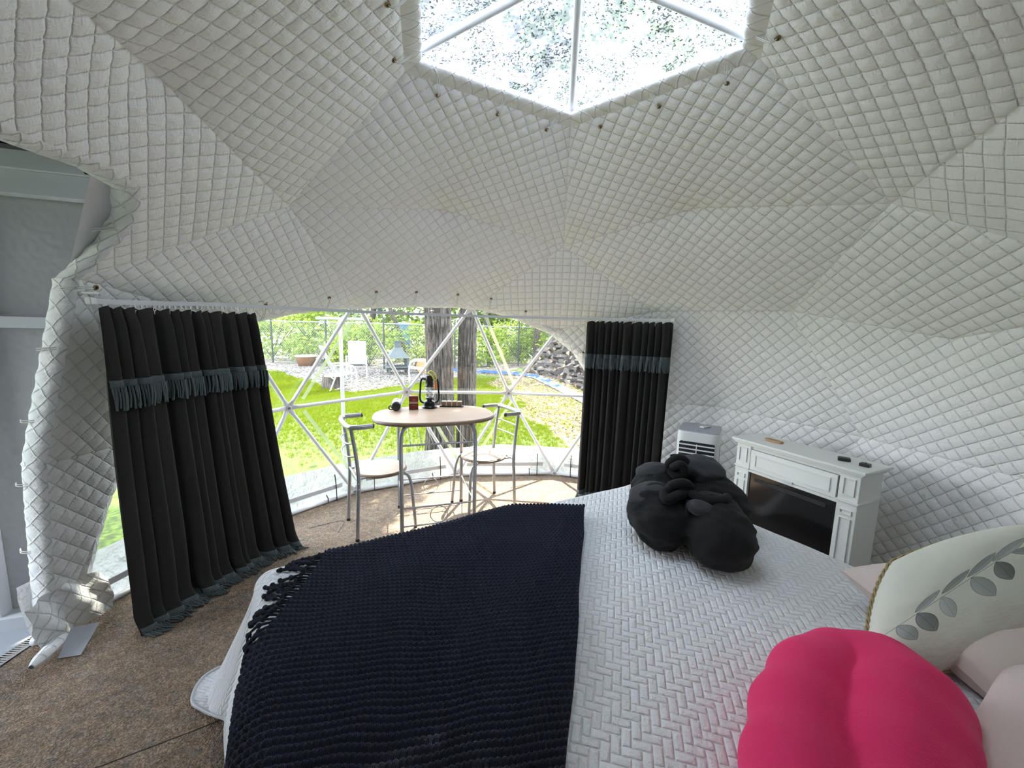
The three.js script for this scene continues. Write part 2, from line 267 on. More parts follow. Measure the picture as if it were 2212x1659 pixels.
for (const [az, y] of [[69, 1.66], [57, 1.735], [47, 1.8], [37.5, 1.82], [27, 1.82], [18.3, 1.8], [9, 1.7], [-6, 1.33]]) { const p = azPoint(az, linerR(az, y) - 0.03, y), n = C.clone().sub(p).normalize(); eyelet(p, n, azPoint(az + 0.3, linerR(az, y) + 0.02, y - 0.1), walls.front, 0.012); }

// ---------------------------------------------------------------- frame of white tubes, clear panes, outer skin
const steel = mat(lin(0.74, 0.75, 0.78), 0.38, { name: 'white painted steel' }), boltMat = mat(lin(0.35, 0.35, 0.36), 0.35, { metalness: 0.9 }), darkSteel = mat(lin(0.05, 0.05, 0.055), 0.5);
function strut(ka, kb, parent, r = 0.0155) {   // a tube with ends pressed flat round the bolt
  const a = hubAt(ka), b = hubAt(kb), d = b.clone().sub(a), L = d.length(); d.normalize();
  const out = a.clone().add(b).multiplyScalar(0.5).sub(C).normalize(), side = d.clone().cross(out).normalize(), N = 14;
  const stations = [[0.0, 0.0035, 0.02], [0.028, 0.0035, 0.021], [0.05, 0.007, 0.0195], [0.085, r, r], [0.5 * L, r, r], [L - 0.085, r, r], [L - 0.05, 0.007, 0.0195], [L - 0.028, 0.0035, 0.021], [L, 0.0035, 0.02]];
  const g = surface(N, stations.length - 1, (u, v) => { const [s, ro, rs] = stations[Math.round(v * (stations.length - 1))], w = u * 2 * Math.PI, p = a.clone().addScaledVector(d, s).addScaledVector(out, Math.sin(w) * ro).addScaledVector(side, Math.cos(w) * rs); return [p.x, p.y, p.z]; }, undefined, true);
  return obj('strut', g, steel, parent);
}
function boltAt(key, parent) {
  const p = hubAt(key), n = C.clone().sub(p).normalize(), q = new THREE.Quaternion().setFromUnitVectors(V(0, 1, 0), n), put = (g) => g.applyQuaternion(q).translate(p.x, p.y, p.z);
  const h = obj('hub', put(lathe([[0.001, -0.012], [0.021, -0.012], [0.021, 0.010], [0.019, 0.013], [0.001, 0.013]], 20)), steel, parent);
  obj('bolt', [put(new THREE.CylinderGeometry(0.0085, 0.0085, 0.012, 6).translate(0, 0.018, 0)), put(new THREE.CylinderGeometry(0.013, 0.013, 0.003, 18).translate(0, 0.0135, 0))], boltMat, h);
}
const window1 = structure('window_1'), window2 = structure('window_2');
{
  const links = new Map(), seenHub = new Set();
  for (const [kind, k, faces] of panels) {
    const near = (['low', 'lowskirt'].includes(kind) && k === 0) || (['side', 'sideskirt'].includes(kind) && [0, 1].includes(k));
    if (near) for (const f of faces) for (let e = 0; e < 3; e++) { const a = f[e], b = f[(e + 1) % 3]; links.set([a, b].sort().join('|'), [a, b]); seenHub.add(a); seenHub.add(b); }
  }
  for (const [a, b] of links.values()) strut(a, b, window1);
  for (const q of seenHub) boltAt(q, window1);
  for (let k = 0; k < 5; k++) { strut('V0', 'P1' + k, window2, 0.019); strut('P1' + k, 'P1' + (k + 1) % 5, window2, 0.019); boltAt('P1' + k, window2); }
  boltAt('V0', window2);
}
// clear vinyl: wavy, a little dirty
const vinylBump = (() => { const n = tileNoise(11, 12), m = tileNoise(12, 48); return texture(512, 512, (x, y) => 0.5 + 0.5 * (n(x / 512 * 12, y / 512 * 12) - 0.5) + 0.2 * (m(x / 512 * 48, y / 512 * 48) - 0.5)); })();
const clear = phys(lin(0.95, 0.965, 0.955), 0.04, { transmission: 1, thickness: 0, ior: 1.35, bumpMap: vinylBump, bumpScale: 0.001, name: 'clear vinyl' });
// the roof light carries seeds, pollen and rain spots
const specks = (() => {
  const S = 1024, f = new Float32Array(S * S).fill(1), r = rng(77), clump = tileNoise(21, 10);
  for (let i = 0; i < 11000; i++) {
    const x = r() * S, y = r() * S; if (r() > Math.pow(clump(x / S * 10, y / S * 10), 2) * 1.9) continue;
    const len = 2 + r() * r() * 8, a = r() * 6.28, w = 1 + r() * 2.4, dark = 0.25 + r() * 0.5;
    for (let s = -len; s <= len; s += 0.6) for (let e = -w; e <= w; e += 0.6) { const px = Math.round(x + s * Math.cos(a) - e * Math.sin(a)), py = Math.round(y + s * Math.sin(a) + e * Math.cos(a)); f[((py % S + S) % S) * S + ((px % S + S) % S)] = dark; }
  }
  const n = tileNoise(22, 90);
  return texture(S, S, (x, y) => { const v = f[y * S + x] * (0.9 + 0.1 * n(x / S * 90, y / S * 90)); return [v * 0.96, v * 0.985, v]; }, true);
})();
const roofRough = (() => { const n = tileNoise(31, 14), m = tileNoise(32, 60); return texture(512, 512, (x, y) => { const k = n(x / 512 * 14, y / 512 * 14) * 0.6 + m(x / 512 * 60, y / 512 * 60) * 0.4; return [0, 0.36 + 0.28 * smooth(0.3, 0.75, k), 0]; }); })();
const roofClear = phys(lin(0.82, 0.83, 0.84), 1, { transmission: 1, thickness: 0, ior: 1.4, map: specks, roughnessMap: roofRough, bumpMap: vinylBump, bumpScale: 0.004, name: 'weathered roof vinyl' });
const skin = mat(lin(0.8, 0.8, 0.8), 0.7, { name: 'outer skin' });
function faceGeometry(f, s, n = 1) {
  const [a, b, c] = f.map((q) => hubAt(q, s)), o = C.clone().sub(a).normalize(), ex = b.clone().sub(a).normalize(), nz = ex.clone().cross(c.clone().sub(a)).normalize(), ey = nz.clone().cross(ex), g = new THREE.BufferGeometry();
  g.setAttribute('position', new THREE.Float32BufferAttribute([a, b, c].flatMap((p) => [p.x, p.y, p.z]), 3)); g.setAttribute('uv', new THREE.Float32BufferAttribute([a, b, c].flatMap((p) => { const d = p.clone().sub(a); return [d.dot(ex), d.dot(ey)]; }), 2)); g.setIndex([0, 1, 2]); g.computeVertexNormals(); return g;
}
{
  const outer = structure('outer_skin'), covers = [];
  for (const [kind, k, faces] of panels) for (const f of faces) {
    const open = (kind === 'low' || kind === 'lowskirt') && k === 1, clearOne = ((kind === 'low' || kind === 'lowskirt') && k === 0) || ((kind === 'side' || kind === 'sideskirt') && (k === 0 || k === 1));
    if (open || (kind === 'trap' && k === 1 && f[0] === 'F1' && f[1] === 'e21')) continue;
    if (clearOne) obj('pane', faceGeometry(f, 1.014), clear, window1); else covers.push(faceGeometry(f, 1.014));
  }
  obj('skin_sheet', covers, skin, outer);
  const stripVinyl = phys(lin(0.78, 0.82, 0.66), 0.3, { transmission: 0.85, thickness: 0, name: 'tinted vinyl strip' });   // narrow yellow-green strips on the cover, a hand's breadth beside the tubes
  for (const [p, q] of [['e20', 'r4b0'], ['r4b0', 'r5b0'], ['e10', 'r4a0'], ['r4a0', 'r5a0'], ['r4f0', 'r5a0']]) { const a = hubAt(p, 1.012), b = hubAt(q, 1.012), n = a.clone().add(b).multiplyScalar(0.5).sub(C).normalize(), s = V(n.z, 0, -n.x).multiplyScalar(-0.1), t = 0.06; const g = bar(a.clone().lerp(b, t).add(s), b.clone().lerp(a, t).add(s), 0.03, 0.0014, n); obj('vinyl_strip', g, stripVinyl, window1); }
  for (let k = 0; k < 5; k++) obj('pane', faceGeometry(['V0', 'P1' + (k + 1) % 5, 'P1' + k], 1.012), roofClear, window2);
}

// ---------------------------------------------------------------- floor, yard ground
const GY = -0.12;
const carpetTex = (() => { const a = tileNoise(41, 128), b = tileNoise(42, 256), c = tileNoise(43, 24), d = tileNoise(44, 512); return texture(1024, 1024, (x, y) => { const k = 0.5 * a(x / 8, y / 8) + 0.3 * b(x / 4, y / 4) + 0.35 * (d(x / 2, y / 2) - 0.5) + 0.2 * c(x / 42.67, y / 42.67), v = 0.35 + 0.5 * Math.pow(clamp(k, 0, 1), 1.25), w = 0.06 * (c(x / 42.67 + 5, y / 42.67) - 0.5); return [v * (1 + w), v * 0.88, v * (0.76 - w)]; }, true); })();
const carpetBump = (() => { const a = tileNoise(45, 200), b = tileNoise(46, 90), d = tileNoise(47, 500); return texture(1024, 1024, (x, y) => 0.5 * a(x / 5.12, y / 5.12) + 0.3 * b(x / 11.38, y / 11.38) + 0.2 * d(x / 2.048, y / 2.048)); })();
const carpet = mat(lin(0.95, 0.92, 0.9), 0.97, { map: rep(carpetTex, 1.6), bumpMap: rep(carpetBump, 1.6), bumpScale: 0.012, name: 'beige carpet' });
const floor = structure('floor');
{
  const disc = (r, y) => { const g = new THREE.CircleGeometry(r, 90).rotateX(-Math.PI / 2).translate(0, y, 0), p = g.attributes.position; for (let i = 0; i < p.count; i++) g.attributes.uv.setXY(i, p.getX(i), p.getZ(i)); return g; };
  obj('carpet', disc(2.475, 0), carpet, floor);
  obj('deck', [new THREE.CylinderGeometry(2.56, 2.56, 0.1, 90).translate(0, -0.06, 0)], mat(lin(0.45, 0.43, 0.4), 0.9), floor);
  // seams where two widths of carpet meet
  const seamMat = mat(lin(0.05, 0.04, 0.035), 1);
  const seam = (pts) => tube(pts.map(([x, z]) => [x, 0.0005, z]), 0.0022, 30, 5);
  obj('carpet_seam', seam([[-1.66, 0.78], [-1.35, 0.55], [-1.25, 0.47]]), seamMat, floor);
  obj('carpet_seam', seam([[-1.85, -0.98], [-1.66, -1.13], [-1.60, -0.95]]), seamMat, floor);
  obj('carpet_seam', seam([[-1.52, -0.73], [-1.38, -0.79]]), seamMat, floor);
  obj('carpet_seam', seam([[-0.30, -2.12], [-0.42, -2.02]]), seamMat, floor);
}
// the tail of the lining at the left door post: bunched cloth and a loose flap on the carpet
{
  const a0 = 94.5, tail = surface(60, 50, (u, v) => { const az = lerp(90.5, 98.5, u), fold = 0.012 * Math.sin(u * 15 + v * 4) + 0.016 * N3(u * 4, v * 5, 3), r = 2.385 - 0.035 * Math.sin(Math.PI * v) - fold - 0.05 * v * v, y = lerp(0.27 - 0.05 * Math.abs(u - 0.5), 0.012 + 0.02 * Math.abs(Math.sin(u * 6)), v); return azPoint(az + 0.4 * N3(v * 2, u, 8), r, y).toArray(); }, (u, v) => [(u * 0.45 + v * 0.27) * 0.7071 / TILE, (u * 0.45 - v * 0.27) * 0.7071 / TILE]);
  obj('liner_tail', tail, linerMat, walls.left);
  const curl = surface(40, 24, (u, v) => { const a = v * 2 * Math.PI, rr = 0.028 * Math.pow(Math.sin(Math.PI * (0.06 + 0.9 * u)), 0.5) + 0.004 * N3(u * 4, Math.cos(a), Math.sin(a)), p = V(-2.32, 0.045, 0.24).lerp(V(-2.24, 0.05, 0.43), u); return [p.x + rr * Math.cos(a), p.y + rr * Math.sin(a), p.z - 0.3 * rr * Math.cos(a)]; }, (u, v) => [u * 0.5, v * 0.5]);
  obj('liner_tail', curl, linerMat, walls.left);
  const g = new THREE.BufferGeometry(); g.setAttribute('position', new THREE.Float32BufferAttribute([-2.25, 0.004, 0.33, -2.17, 0.006, 0.3, -2.22, 0.07, 0.17, -2.29, 0.08, 0.24], 3)); g.setAttribute('uv', new THREE.Float32BufferAttribute([0, 0, 1, 0, 1, 1, 0, 1], 2)); g.setIndex([0, 1, 2, 0, 2, 3]); g.computeVertexNormals();
  obj('vinyl_flap', g, mat(lin(0.5, 0.51, 0.55), 0.6), walls.left);
}

// ---------------------------------------------------------------- the porch at the left: white beams and vinyl walls
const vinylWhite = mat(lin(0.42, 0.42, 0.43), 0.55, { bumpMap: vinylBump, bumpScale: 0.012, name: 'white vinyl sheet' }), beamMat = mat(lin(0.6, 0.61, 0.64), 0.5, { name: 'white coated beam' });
const door1 = structure('door_1');
{
  const d = V(-0.906, 0, 0.423), n = V(0.423, 0, 0.906), P0 = V(-2.52, 0, 0.02), W = 1.75, END = 1.5;
  const start = (o, y, rr = 2.545) => { const r2 = rr * rr - (y - CY) * (y - CY), b = o.x * d.x + o.z * d.z, c = o.x * o.x + o.z * o.z - r2; return -b + Math.sqrt(Math.max(0, b * b - c)); };
  const place = (g, o) => g.applyMatrix4(M4().makeBasis(d, V(0, 1, 0), d.clone().cross(V(0, 1, 0))).setPosition(o));   // local x along the porch, z = towards -n or n
  for (const side of [0, 1]) {
    const o = P0.clone().addScaledVector(n, side * W), pts = [];
    for (let y = -0.1; y <= 2.331; y += 0.081) pts.push([start(o, y), y]);
    pts.push([END, 2.331], [END, -0.1]);
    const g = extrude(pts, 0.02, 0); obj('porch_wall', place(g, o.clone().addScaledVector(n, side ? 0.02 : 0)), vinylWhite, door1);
    if (side) continue;
    const beam = (s0, s1, y0, y1, depth) => place(box(s1 - s0, y1 - y0, depth, (s0 + s1) / 2, (y0 + y1) / 2, -depth / 2 - 0.002), o);
    const flip = (g) => g;   // the inner face of this wall looks along +n
    const inner = (g) => g.translate(n.x * 0.0, 0, n.z * 0.0);
    const header = obj('header_beam', inner(flip(new THREE.BufferGeometry().copy(beam(start(o, 2.2) - 0.02, END, 2.1, 2.205, 0.07)))), beamMat, door1);
    obj('bolt_hole', place(new THREE.CylinderGeometry(0.011, 0.011, 0.002, 20).rotateX(Math.PI / 2).translate(-0.27, 2.222, -0.094), o), holeMat, header);
    obj('header_plate', beam(start(o, 2.3) - 0.02, END, 2.205, 2.285, 0.09), beamMat, door1);
    obj('bracket', [place(box(0.05, 0.012, 0.03, -0.27, 2.094, -0.05), o), place(box(0.018, 0.045, 0.018, -0.27, 2.07, -0.05), o)], darkSteel, header);
    obj('rail', beam(start(o, 1.52) - 0.02, END, 1.497, 1.55, 0.045), beamMat, door1);
    obj('post', beam(0.27, 0.35, 0, 2.1, 0.07), beamMat, door1);
    obj('sill', beam(start(o, 0.03), END, -0.02, 0.06, 0.09), beamMat, door1);
  }
  const roof = [], o1 = P0.clone().addScaledVector(n, W);
  for (let i = 0; i <= 12; i++) { const o = P0.clone().addScaledVector(n, (i / 12) * (W + 0.02) - 0.01); roof.push([start(o, 2.33) - 0.02, -(i / 12) * (W + 0.04) + 0.02]); }
  roof.push([END, -W - 0.02], [END, 0.02]);
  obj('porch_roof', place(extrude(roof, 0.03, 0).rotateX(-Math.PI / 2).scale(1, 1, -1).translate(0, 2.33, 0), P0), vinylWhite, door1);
  obj('porch_floor', place(box(1.9, 0.1, W, 0.45, -0.06, -W / 2), P0), mat(lin(0.38, 0.4, 0.44), 0.8), door1);
  // glazed end with a frame
  const q = (z, y0, y1, w, h) => place(box(0.05, h, w, END - 0.03, y0, z), P0);
  obj('door_frame', [q(-0.03, 1.1, 0, 0.06, 2.4), q(-W + 0.03, 1.1, 0, 0.06, 2.4), q(-W / 2, 2.28, 0, W, 0.08), q(-W / 2, 1.0, 0, W, 0.06), q(-W / 2, 0.02, 0, W, 0.08), q(-W / 2, 1.1, 0, 0.05, 2.3)], beamMat, door1);
  obj('door_pane', place(new THREE.PlaneGeometry(W * 0.5, 2.3).rotateY(Math.PI / 2).translate(END - 0.03, 1.12, -W * 0.25), P0), clear, door1);
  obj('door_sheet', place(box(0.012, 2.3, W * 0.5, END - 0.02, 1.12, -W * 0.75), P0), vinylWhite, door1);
}

// ---------------------------------------------------------------- vinyl skirt, clamp bars and straps along the foot of the window
{
  const base = structure('baseboard_front'), sheetMat = phys(lin(0.72, 0.72, 0.71), 0.92, { transmission: 0.3, thickness: 0, bumpMap: vinylBump, bumpScale: 0.03, name: 'skirt vinyl' }), strapMat = mat(lin(0.035, 0.03, 0.028), 0.8);
  const ring = ['r5a1', 'r5f0', 'r5b0', 'r5a0', 'r5f4', 'r5b4'], scale = (p, s) => V(p.x * s, p.y, p.z * s);
  for (let i = 0; i < ring.length - 1; i++) {
    const a = hubAt(ring[i]).setY(0), b = hubAt(ring[i + 1]).setY(0), L = a.distanceTo(b);
    const top = (u) => 0.285 + 0.03 * Math.sin(u * Math.PI) * (i % 2 ? 1 : 0.6) + 0.012 * N3(u * 3, i, 4);
    obj('skirt_sheet', surface(60, 16, (u, v) => { const p = scale(a.clone().lerp(b, u), 1.006 + 0.022 * v + 0.006 * N3(u * 9, v * 4, i) + 0.008 * Math.sin(v * 3.1) * N3(u * 4, 0, i)); return [p.x, v * top(u), p.z]; }, (u, v) => [u * L * 2, v * 0.6]), sheetMat, base);
    const dir = b.clone().sub(a).normalize(), up = V(0, 1, 0), pt = (u, y, s) => { const p = scale(a.clone().lerp(b, u), s); return [p.x, y, p.z]; };
    obj('clamp_bar', bar(pt(0.1, 0.125, 0.999), pt(0.88, 0.125, 0.999), 0.006, 0.036), beamMat, base);
    for (const [u, y0, y1] of [[0.82, 0.235, 0.0], [0.17, 0.235, 0.0], [0.74, 0.07, 0.012]]) obj('strap', [tube([pt(u, y0, 1.004), pt(u, (y0 + y1) / 2 + 0.01, 0.995), pt(u, y1 + 0.045, 0.993), pt(u, y1 + 0.005, 0.992)], 0.0042, 10, 6)], strapMat, base);
  }
}

// ---------------------------------------------------------------- curtain track
const trackY = (az) => 1.645 - 0.022 * smooth(74, 97, az), TR = 1.985;
const whitePlastic = mat(lin(0.78, 0.78, 0.76), 0.4, { name: 'white plastic' });
{
  const t = thing('curtain_track', 'long curved white curtain track under the quilted ceiling, carrying small runners', 'curtain track');
  const prof = [[-0.009, -0.011], [0.009, -0.011], [0.009, 0.011], [-0.009, 0.011]];
  const g = surface(4, 160, (u, v) => { const az = lerp(97.2, -27.6, v), k = Math.round(u * 4) % 4, [dr, dy] = prof[k], p = azPoint(az, TR + dr, trackY(az) + dy); return [p.x, p.y, p.z]; });
  const rail = obj('rail', g.toNonIndexed(), beamMat, t); rail.geometry.computeVertexNormals();
  const runner = mergeGeometries([flatten(box(0.011, 0.016, 0.009, 0, -0.017, 0, 0.003)), flatten(new THREE.TorusGeometry(0.006, 0.0022, 6, 14).translate(0, -0.03, 0.004)), flatten(rod([0, -0.034, 0.002], [0, -0.052, 0.002], 0.0018))]);
  const put = (az) => { const p = azPoint(az, TR - 0.003, trackY(az)), o = obj('runner', runner, whitePlastic, t); o.position.copy(p); o.rotation.y = az * Math.PI / 180; };
  const r = rng(3); for (let i = 0; i < 22; i++) put(92.6 - i * 0.82 - r() * 0.35); for (const az of [73.9, 72.6, 70.9, 69, 95.6]) put(az);
  for (let i = 0; i < 17; i++) put(-11.5 - i * 0.93); put(-7.4); put(-9.8);
  for (const az of [96.4, 70.3, 47, 33, 18.5, 4, -22.3]) { const p = azPoint(az, TR, trackY(az) + 0.012), q = azPoint(az, 2.04, trackY(az) + 0.034), b = obj('bracket', [bar(p, p.clone().add(V(0, 0.026, 0)), 0.022, 0.02), bar(p.clone().add(V(0, 0.022, 0)), q, 0.02, 0.008)], whitePlastic, t); obj('screw', new THREE.CylinderGeometry(0.004, 0.004, 0.004, 10).rotateX(Math.PI / 2).rotateY(az * Math.PI / 180).translate(...azPoint(az, TR - 0.012, trackY(az) + 0.026).toArray()), boltMat, b); }
  for (const s of [1, -1]) { const az = s > 0 ? 97.2 : -27.6; obj('end_stop', at(box(0.03, 0.03, 0.026, 0, 0, 0, 0.005), ...azPoint(az, TR, trackY(az)).toArray(), 0, az * Math.PI / 180), whitePlastic, t); }
}

// ---------------------------------------------------------------- curtains with twisted bullion fringe
const weave = (() => { const n = tileNoise(61, 200), m = tileNoise(62, 16); return texture(512, 512, (x, y) => 0.5 + 0.25 * Math.sin(x * 0.9) * Math.sin(y * 0.9) + 0.4 * (n(x / 512 * 200, y / 512 * 60) - 0.5) + 0.3 * (m(x / 32, y / 32) - 0.5)); })();
const curtainMat = mat(lin(0.02, 0.0185, 0.0175), 0.92, { bumpMap: rep(weave, 5), bumpScale: 0.002, name: 'charcoal curtain cloth' });
const twist = texture(128, 128, (x, y) => 0.5 + 0.5 * Math.sin((x / 128 * 1 + y / 128 * 6) * 2 * Math.PI));
const fringeMat = mat(lin(0.15, 0.19, 0.2), 0.85, { bumpMap: twist, bumpScale: 0.004, name: 'blue grey fringe' });
function curtain(t, o) {
  const { az0, az1, bz0, bz1, pleats, seed, yTop, rb, splay, bandV } = o, r = rng(seed), phase = [0], jit = [];
  for (let i = 0; i < pleats; i++) { phase.push(phase[i] + 0.35 + r() * 1.3); jit.push(0.6 + r() * 0.8); }
  const total = phase[pleats], at_ = (u) => { const x = u * total; let i = 0; while (i < pleats - 1 && phase[i + 1] < x) i++; return [i + (x - phase[i]) / (phase[i + 1] - phase[i]), jit[i]]; };
  const P = (u, v, lift = 0) => {
    const [ph, amp] = at_(u), w = ph * 2 * Math.PI, drop = smooth(0, 0.06, v);
    const depth = (0.018 + 0.02 * smooth(0, 0.25, v) + 0.012 * v) * amp * drop + 0.006, curve = Math.sin(w) + 0.28 * Math.sin(2 * w + seed) + 0.35 * N3(u * 5, v * 1.5, seed);
    const az = lerp(lerp(az0, az1, u), lerp(bz0, bz1, u), Math.pow(v, 1.25)) + Math.cos(w) * 0.45 * amp * (0.4 + 0.6 * v), floorBit = smooth(0.93, 1, v);
    const rad = lerp(TR - 0.012, rb(u), Math.pow(v, 1.4)) - curve * depth - floorBit * splay * (0.4 + 0.6 * Math.abs(N3(u * 7, seed, 1))) - lift;
    const ySag = yTop - 0.014 * (1 - Math.abs(Math.sin(ph * Math.PI))) * (1 - drop);
    const p = azPoint(az, rad, Math.max(0.006 + lift * 0.4, ySag * (1 - v * 0.998) + 0.006 * floorBit * N3(u * 20, 0, seed)));
    return p;
  };
  const nu = pleats * 18, W = o.width;
  obj('cloth', surface(nu, 90, (u, v) => P(u, v).toArray(), (u, v) => [u * W, v * 1.62]), curtainMat, t);
  obj('side_hem', [0.0, 0.965].map((u0) => surface(6, 60, (u, v) => P(u0 + u * 0.035, v, 0.0035).toArray(), (u, v) => [u * 0.05, v * 1.6])), curtainMat, t);
  const n = Math.round(W * 1.35 / 0.0115), tape = [], cords = [[], []], rr = rng(seed + 9);
  [bandV, 0.992].forEach((bv, which) => {
    tape.push(surface(nu, 3, (u, v) => P(u, Math.min(1, bv + (v - 1) * 0.02), 0.006 + 0.003 * Math.sin(v * 3.14)).toArray(), (u, v) => [u * W * 60, v]));
    for (let i = 0; i < n; i++) {
      const u = (i + 0.5) / n, a = P(u, Math.min(1, bv), 0.009), c = a.clone().setY(0).normalize().multiplyScalar(-1), len = which ? 0.05 + rr() * 0.025 : 0.09 + rr() * 0.016, s = (rr() - 0.5) * 0.02, side = V(c.z, 0, -c.x);
      const pts = which ? [a, a.clone().addScaledVector(c, 0.02).setY(0.009 + rr() * 0.008), a.clone().addScaledVector(c, len).addScaledVector(side, s * 2).setY(0.006 + rr() * 0.006)] : [a, a.clone().addScaledVector(c, 0.006).add(V(0, -len * 0.5, 0)).addScaledVector(side, s * 0.3), a.clone().addScaledVector(c, 0.004).add(V(0, -len, 0)).addScaledVector(side, s)];
      cords[which].push(flatten(new THREE.TubeGeometry(new THREE.CatmullRomCurve3(pts), 5, 0.0046, 5)));
    }
  });
  for (const w of [0, 1]) { const f = obj('fringe', [tape[w], ...cords[w]], fringeMat, t); f.userData.kind = 'stuff'; }
}
{
  const l = thing('curtain', 'wide charcoal curtain left of the bay window, its fringed hem spread on the carpet', 'curtain');
  curtain(l, { az0: 96.6, az1: 72.4, bz0: 94.2, bz1: 67.2, pleats: 13, seed: 21, yTop: 1.607, rb: (u) => 2.06 - 0.07 * u, splay: 0.06, width: 1.5, bandV: 0.222 });
  const rt = thing('curtain', 'narrow charcoal curtain right of the bay window, gathered in folds beside the air conditioner', 'curtain');
  curtain(rt, { az0: -7.0, az1: -28.0, bz0: -6.6, bz1: -27.2, pleats: 12, seed: 44, yTop: 1.628, rb: () => 2.02, splay: 0.02, width: 1.15, bandV: 0.2 });
}

// ---------------------------------------------------------------- bed, coverlet, throw
const BO = V(0.603, 0, -0.886), BU = V(-0.8087, 0, 0.5882), BV = V(0.5882, 0, 0.8087), BH = 0.6;   // far corner, along the foot, from foot to head
const bedPoint = (s, t, y) => V(BO.x + BU.x * s + BV.x * t, y, BO.z + BU.z * s + BV.z * t);
const S0 = 0.06, S1 = 2.14, T0 = 0.06, T1 = 2.06;
function drape(a, b, lift = 0) {   // cloth coordinates -> a point on the bed top or hanging over its edges
  let da = a > S1 ? a - S1 : a < S0 ? a - S0 : 0, db = b < T0 ? b - T0 : 0; const d0 = Math.hypot(da, db); if (da && db && d0 > 0.69) { da *= 0.69 / d0; db *= 0.69 / d0; }
  const d = Math.hypot(da, db), r = 0.07;
  let s = clamp(a, S0, S1), t = Math.max(b, T0), y = BH + 0.008 * N3(a * 1.7, b * 1.7, 2) + 0.004 * N3(a * 5, b * 5, 3);
  if (d > 0) {
    const arc = r * Math.PI / 2, k = Math.min(d, arc) / r, rest = Math.max(0, d - arc), ang = Math.atan2(db, da), corner = Math.abs(da) > 0 && Math.abs(db) > 0 ? Math.min(1, 2 * Math.abs(da * db) / (d * d)) : 0;
    const wave = 0.018 * Math.sin((a + b) * 7 + 1) * smooth(0, 0.4, rest) + 0.03 * corner * Math.sin(ang * 6) * smooth(0, 0.5, rest);
    const out = r * Math.sin(k) + rest * (0.2 + 0.3 * corner) + wave + lift * Math.sin(k), dn = r * (1 - Math.cos(k)) + rest * Math.sqrt(1 - 0.04);
    s += Math.cos(ang) * out; t += Math.sin(ang) * out; y += lift * Math.cos(k) - dn;
    if (y < 0.012 + lift) { const over = 0.012 + lift - y; s += Math.cos(ang) * over * 0.8; t += Math.sin(ang) * over * 0.8; y = 0.012 + lift; }
  } else y += lift;
  return bedPoint(s, t, y);
}
const herring = (() => {
  const S = 1024, n = tileNoise(71, 90), m = tileNoise(72, 24), f = tileNoise(73, 340);
  return texture(S, S, (x, y) => {
    const u = x / S * 8, v = y / S * 8, i = Math.floor(u), j = Math.floor(v), k = (((i - j) % 4) + 4) % 4, fx = u - i, fy = v - j, D = (d) => 1 - Math.exp(-Math.pow(d / 0.13, 1.4));
    let h = 1; if (k !== 1) h *= D(fx); if (k !== 0) h *= D(1 - fx); if (k !== 2 && true) h *= k === 3 || k < 2 ? D(fy) : 1; if (k !== 3) h *= k === 2 || k < 2 ? D(1 - fy) : 1;
    return 0.1 + 0.66 * h + 0.22 * (m(x / S * 24, y / S * 24) - 0.5) + 0.14 * (n(x / S * 90, y / S * 90) - 0.5) + 0.05 * (f(x / S * 340, y / S * 340) - 0.5);
  });
})();
const HW = 0.0235 * 8;
const coverMat = phys(lin(0.83, 0.83, 0.85), 0.75, { bumpMap: herring, bumpScale: 0.0075, sheen: 0.2, sheenColor: lin(1, 1, 1), name: 'white quilted coverlet' });
{
  const mid = bedPoint(1.1, 1.06, 0), bed = thing('bed', 'large bed with a white mattress under the quilted coverlet', 'bed', [mid.x, 0, mid.z], Math.atan2(-BU.z, BU.x));
  obj('mattress', box(2.0, 0.3, 1.94, 0, 0.425, 0, 0.06, 4), mat(lin(0.7, 0.7, 0.7), 0.9), bed);
  obj('base', box(1.96, 0.2, 1.9, 0, 0.16, 0, 0.02), mat(lin(0.12, 0.12, 0.12), 0.9), bed);
  for (const sx of [-1, 1]) for (const sz of [-1, 1]) obj('leg', new THREE.CylinderGeometry(0.03, 0.025, 0.06, 14).translate(sx * 0.85, 0.03, sz * 0.8), darkSteel, bed);
  const g = surface(330, 290, (u, v) => { const a = lerp(-0.5, 2.74, u), b = lerp(-0.52, 2.04, v); return drape(a, b).toArray(); }, (u, v) => { const a = lerp(-0.5, 2.74, u), b = lerp(-0.52, 2.04, v); return [(a + b) * 0.7071 / HW, (a - b) * 0.7071 / HW]; });
  const cover = obj('coverlet', g, coverMat); tag(cover, 'white quilted coverlet with a herringbone stitch spread over the bed', 'coverlet');
  const hemPts = []; for (let i = 0; i <= 60; i++) hemPts.push(drape(2.74, lerp(2.0, -0.52, i / 60))); for (let i = 1; i <= 70; i++) hemPts.push(drape(lerp(2.74, -0.5, i / 70), -0.52));
  obj('hem_binding', new THREE.TubeGeometry(new THREE.CatmullRomCurve3(hemPts), 400, 0.007, 6), coverMat, cover);
}
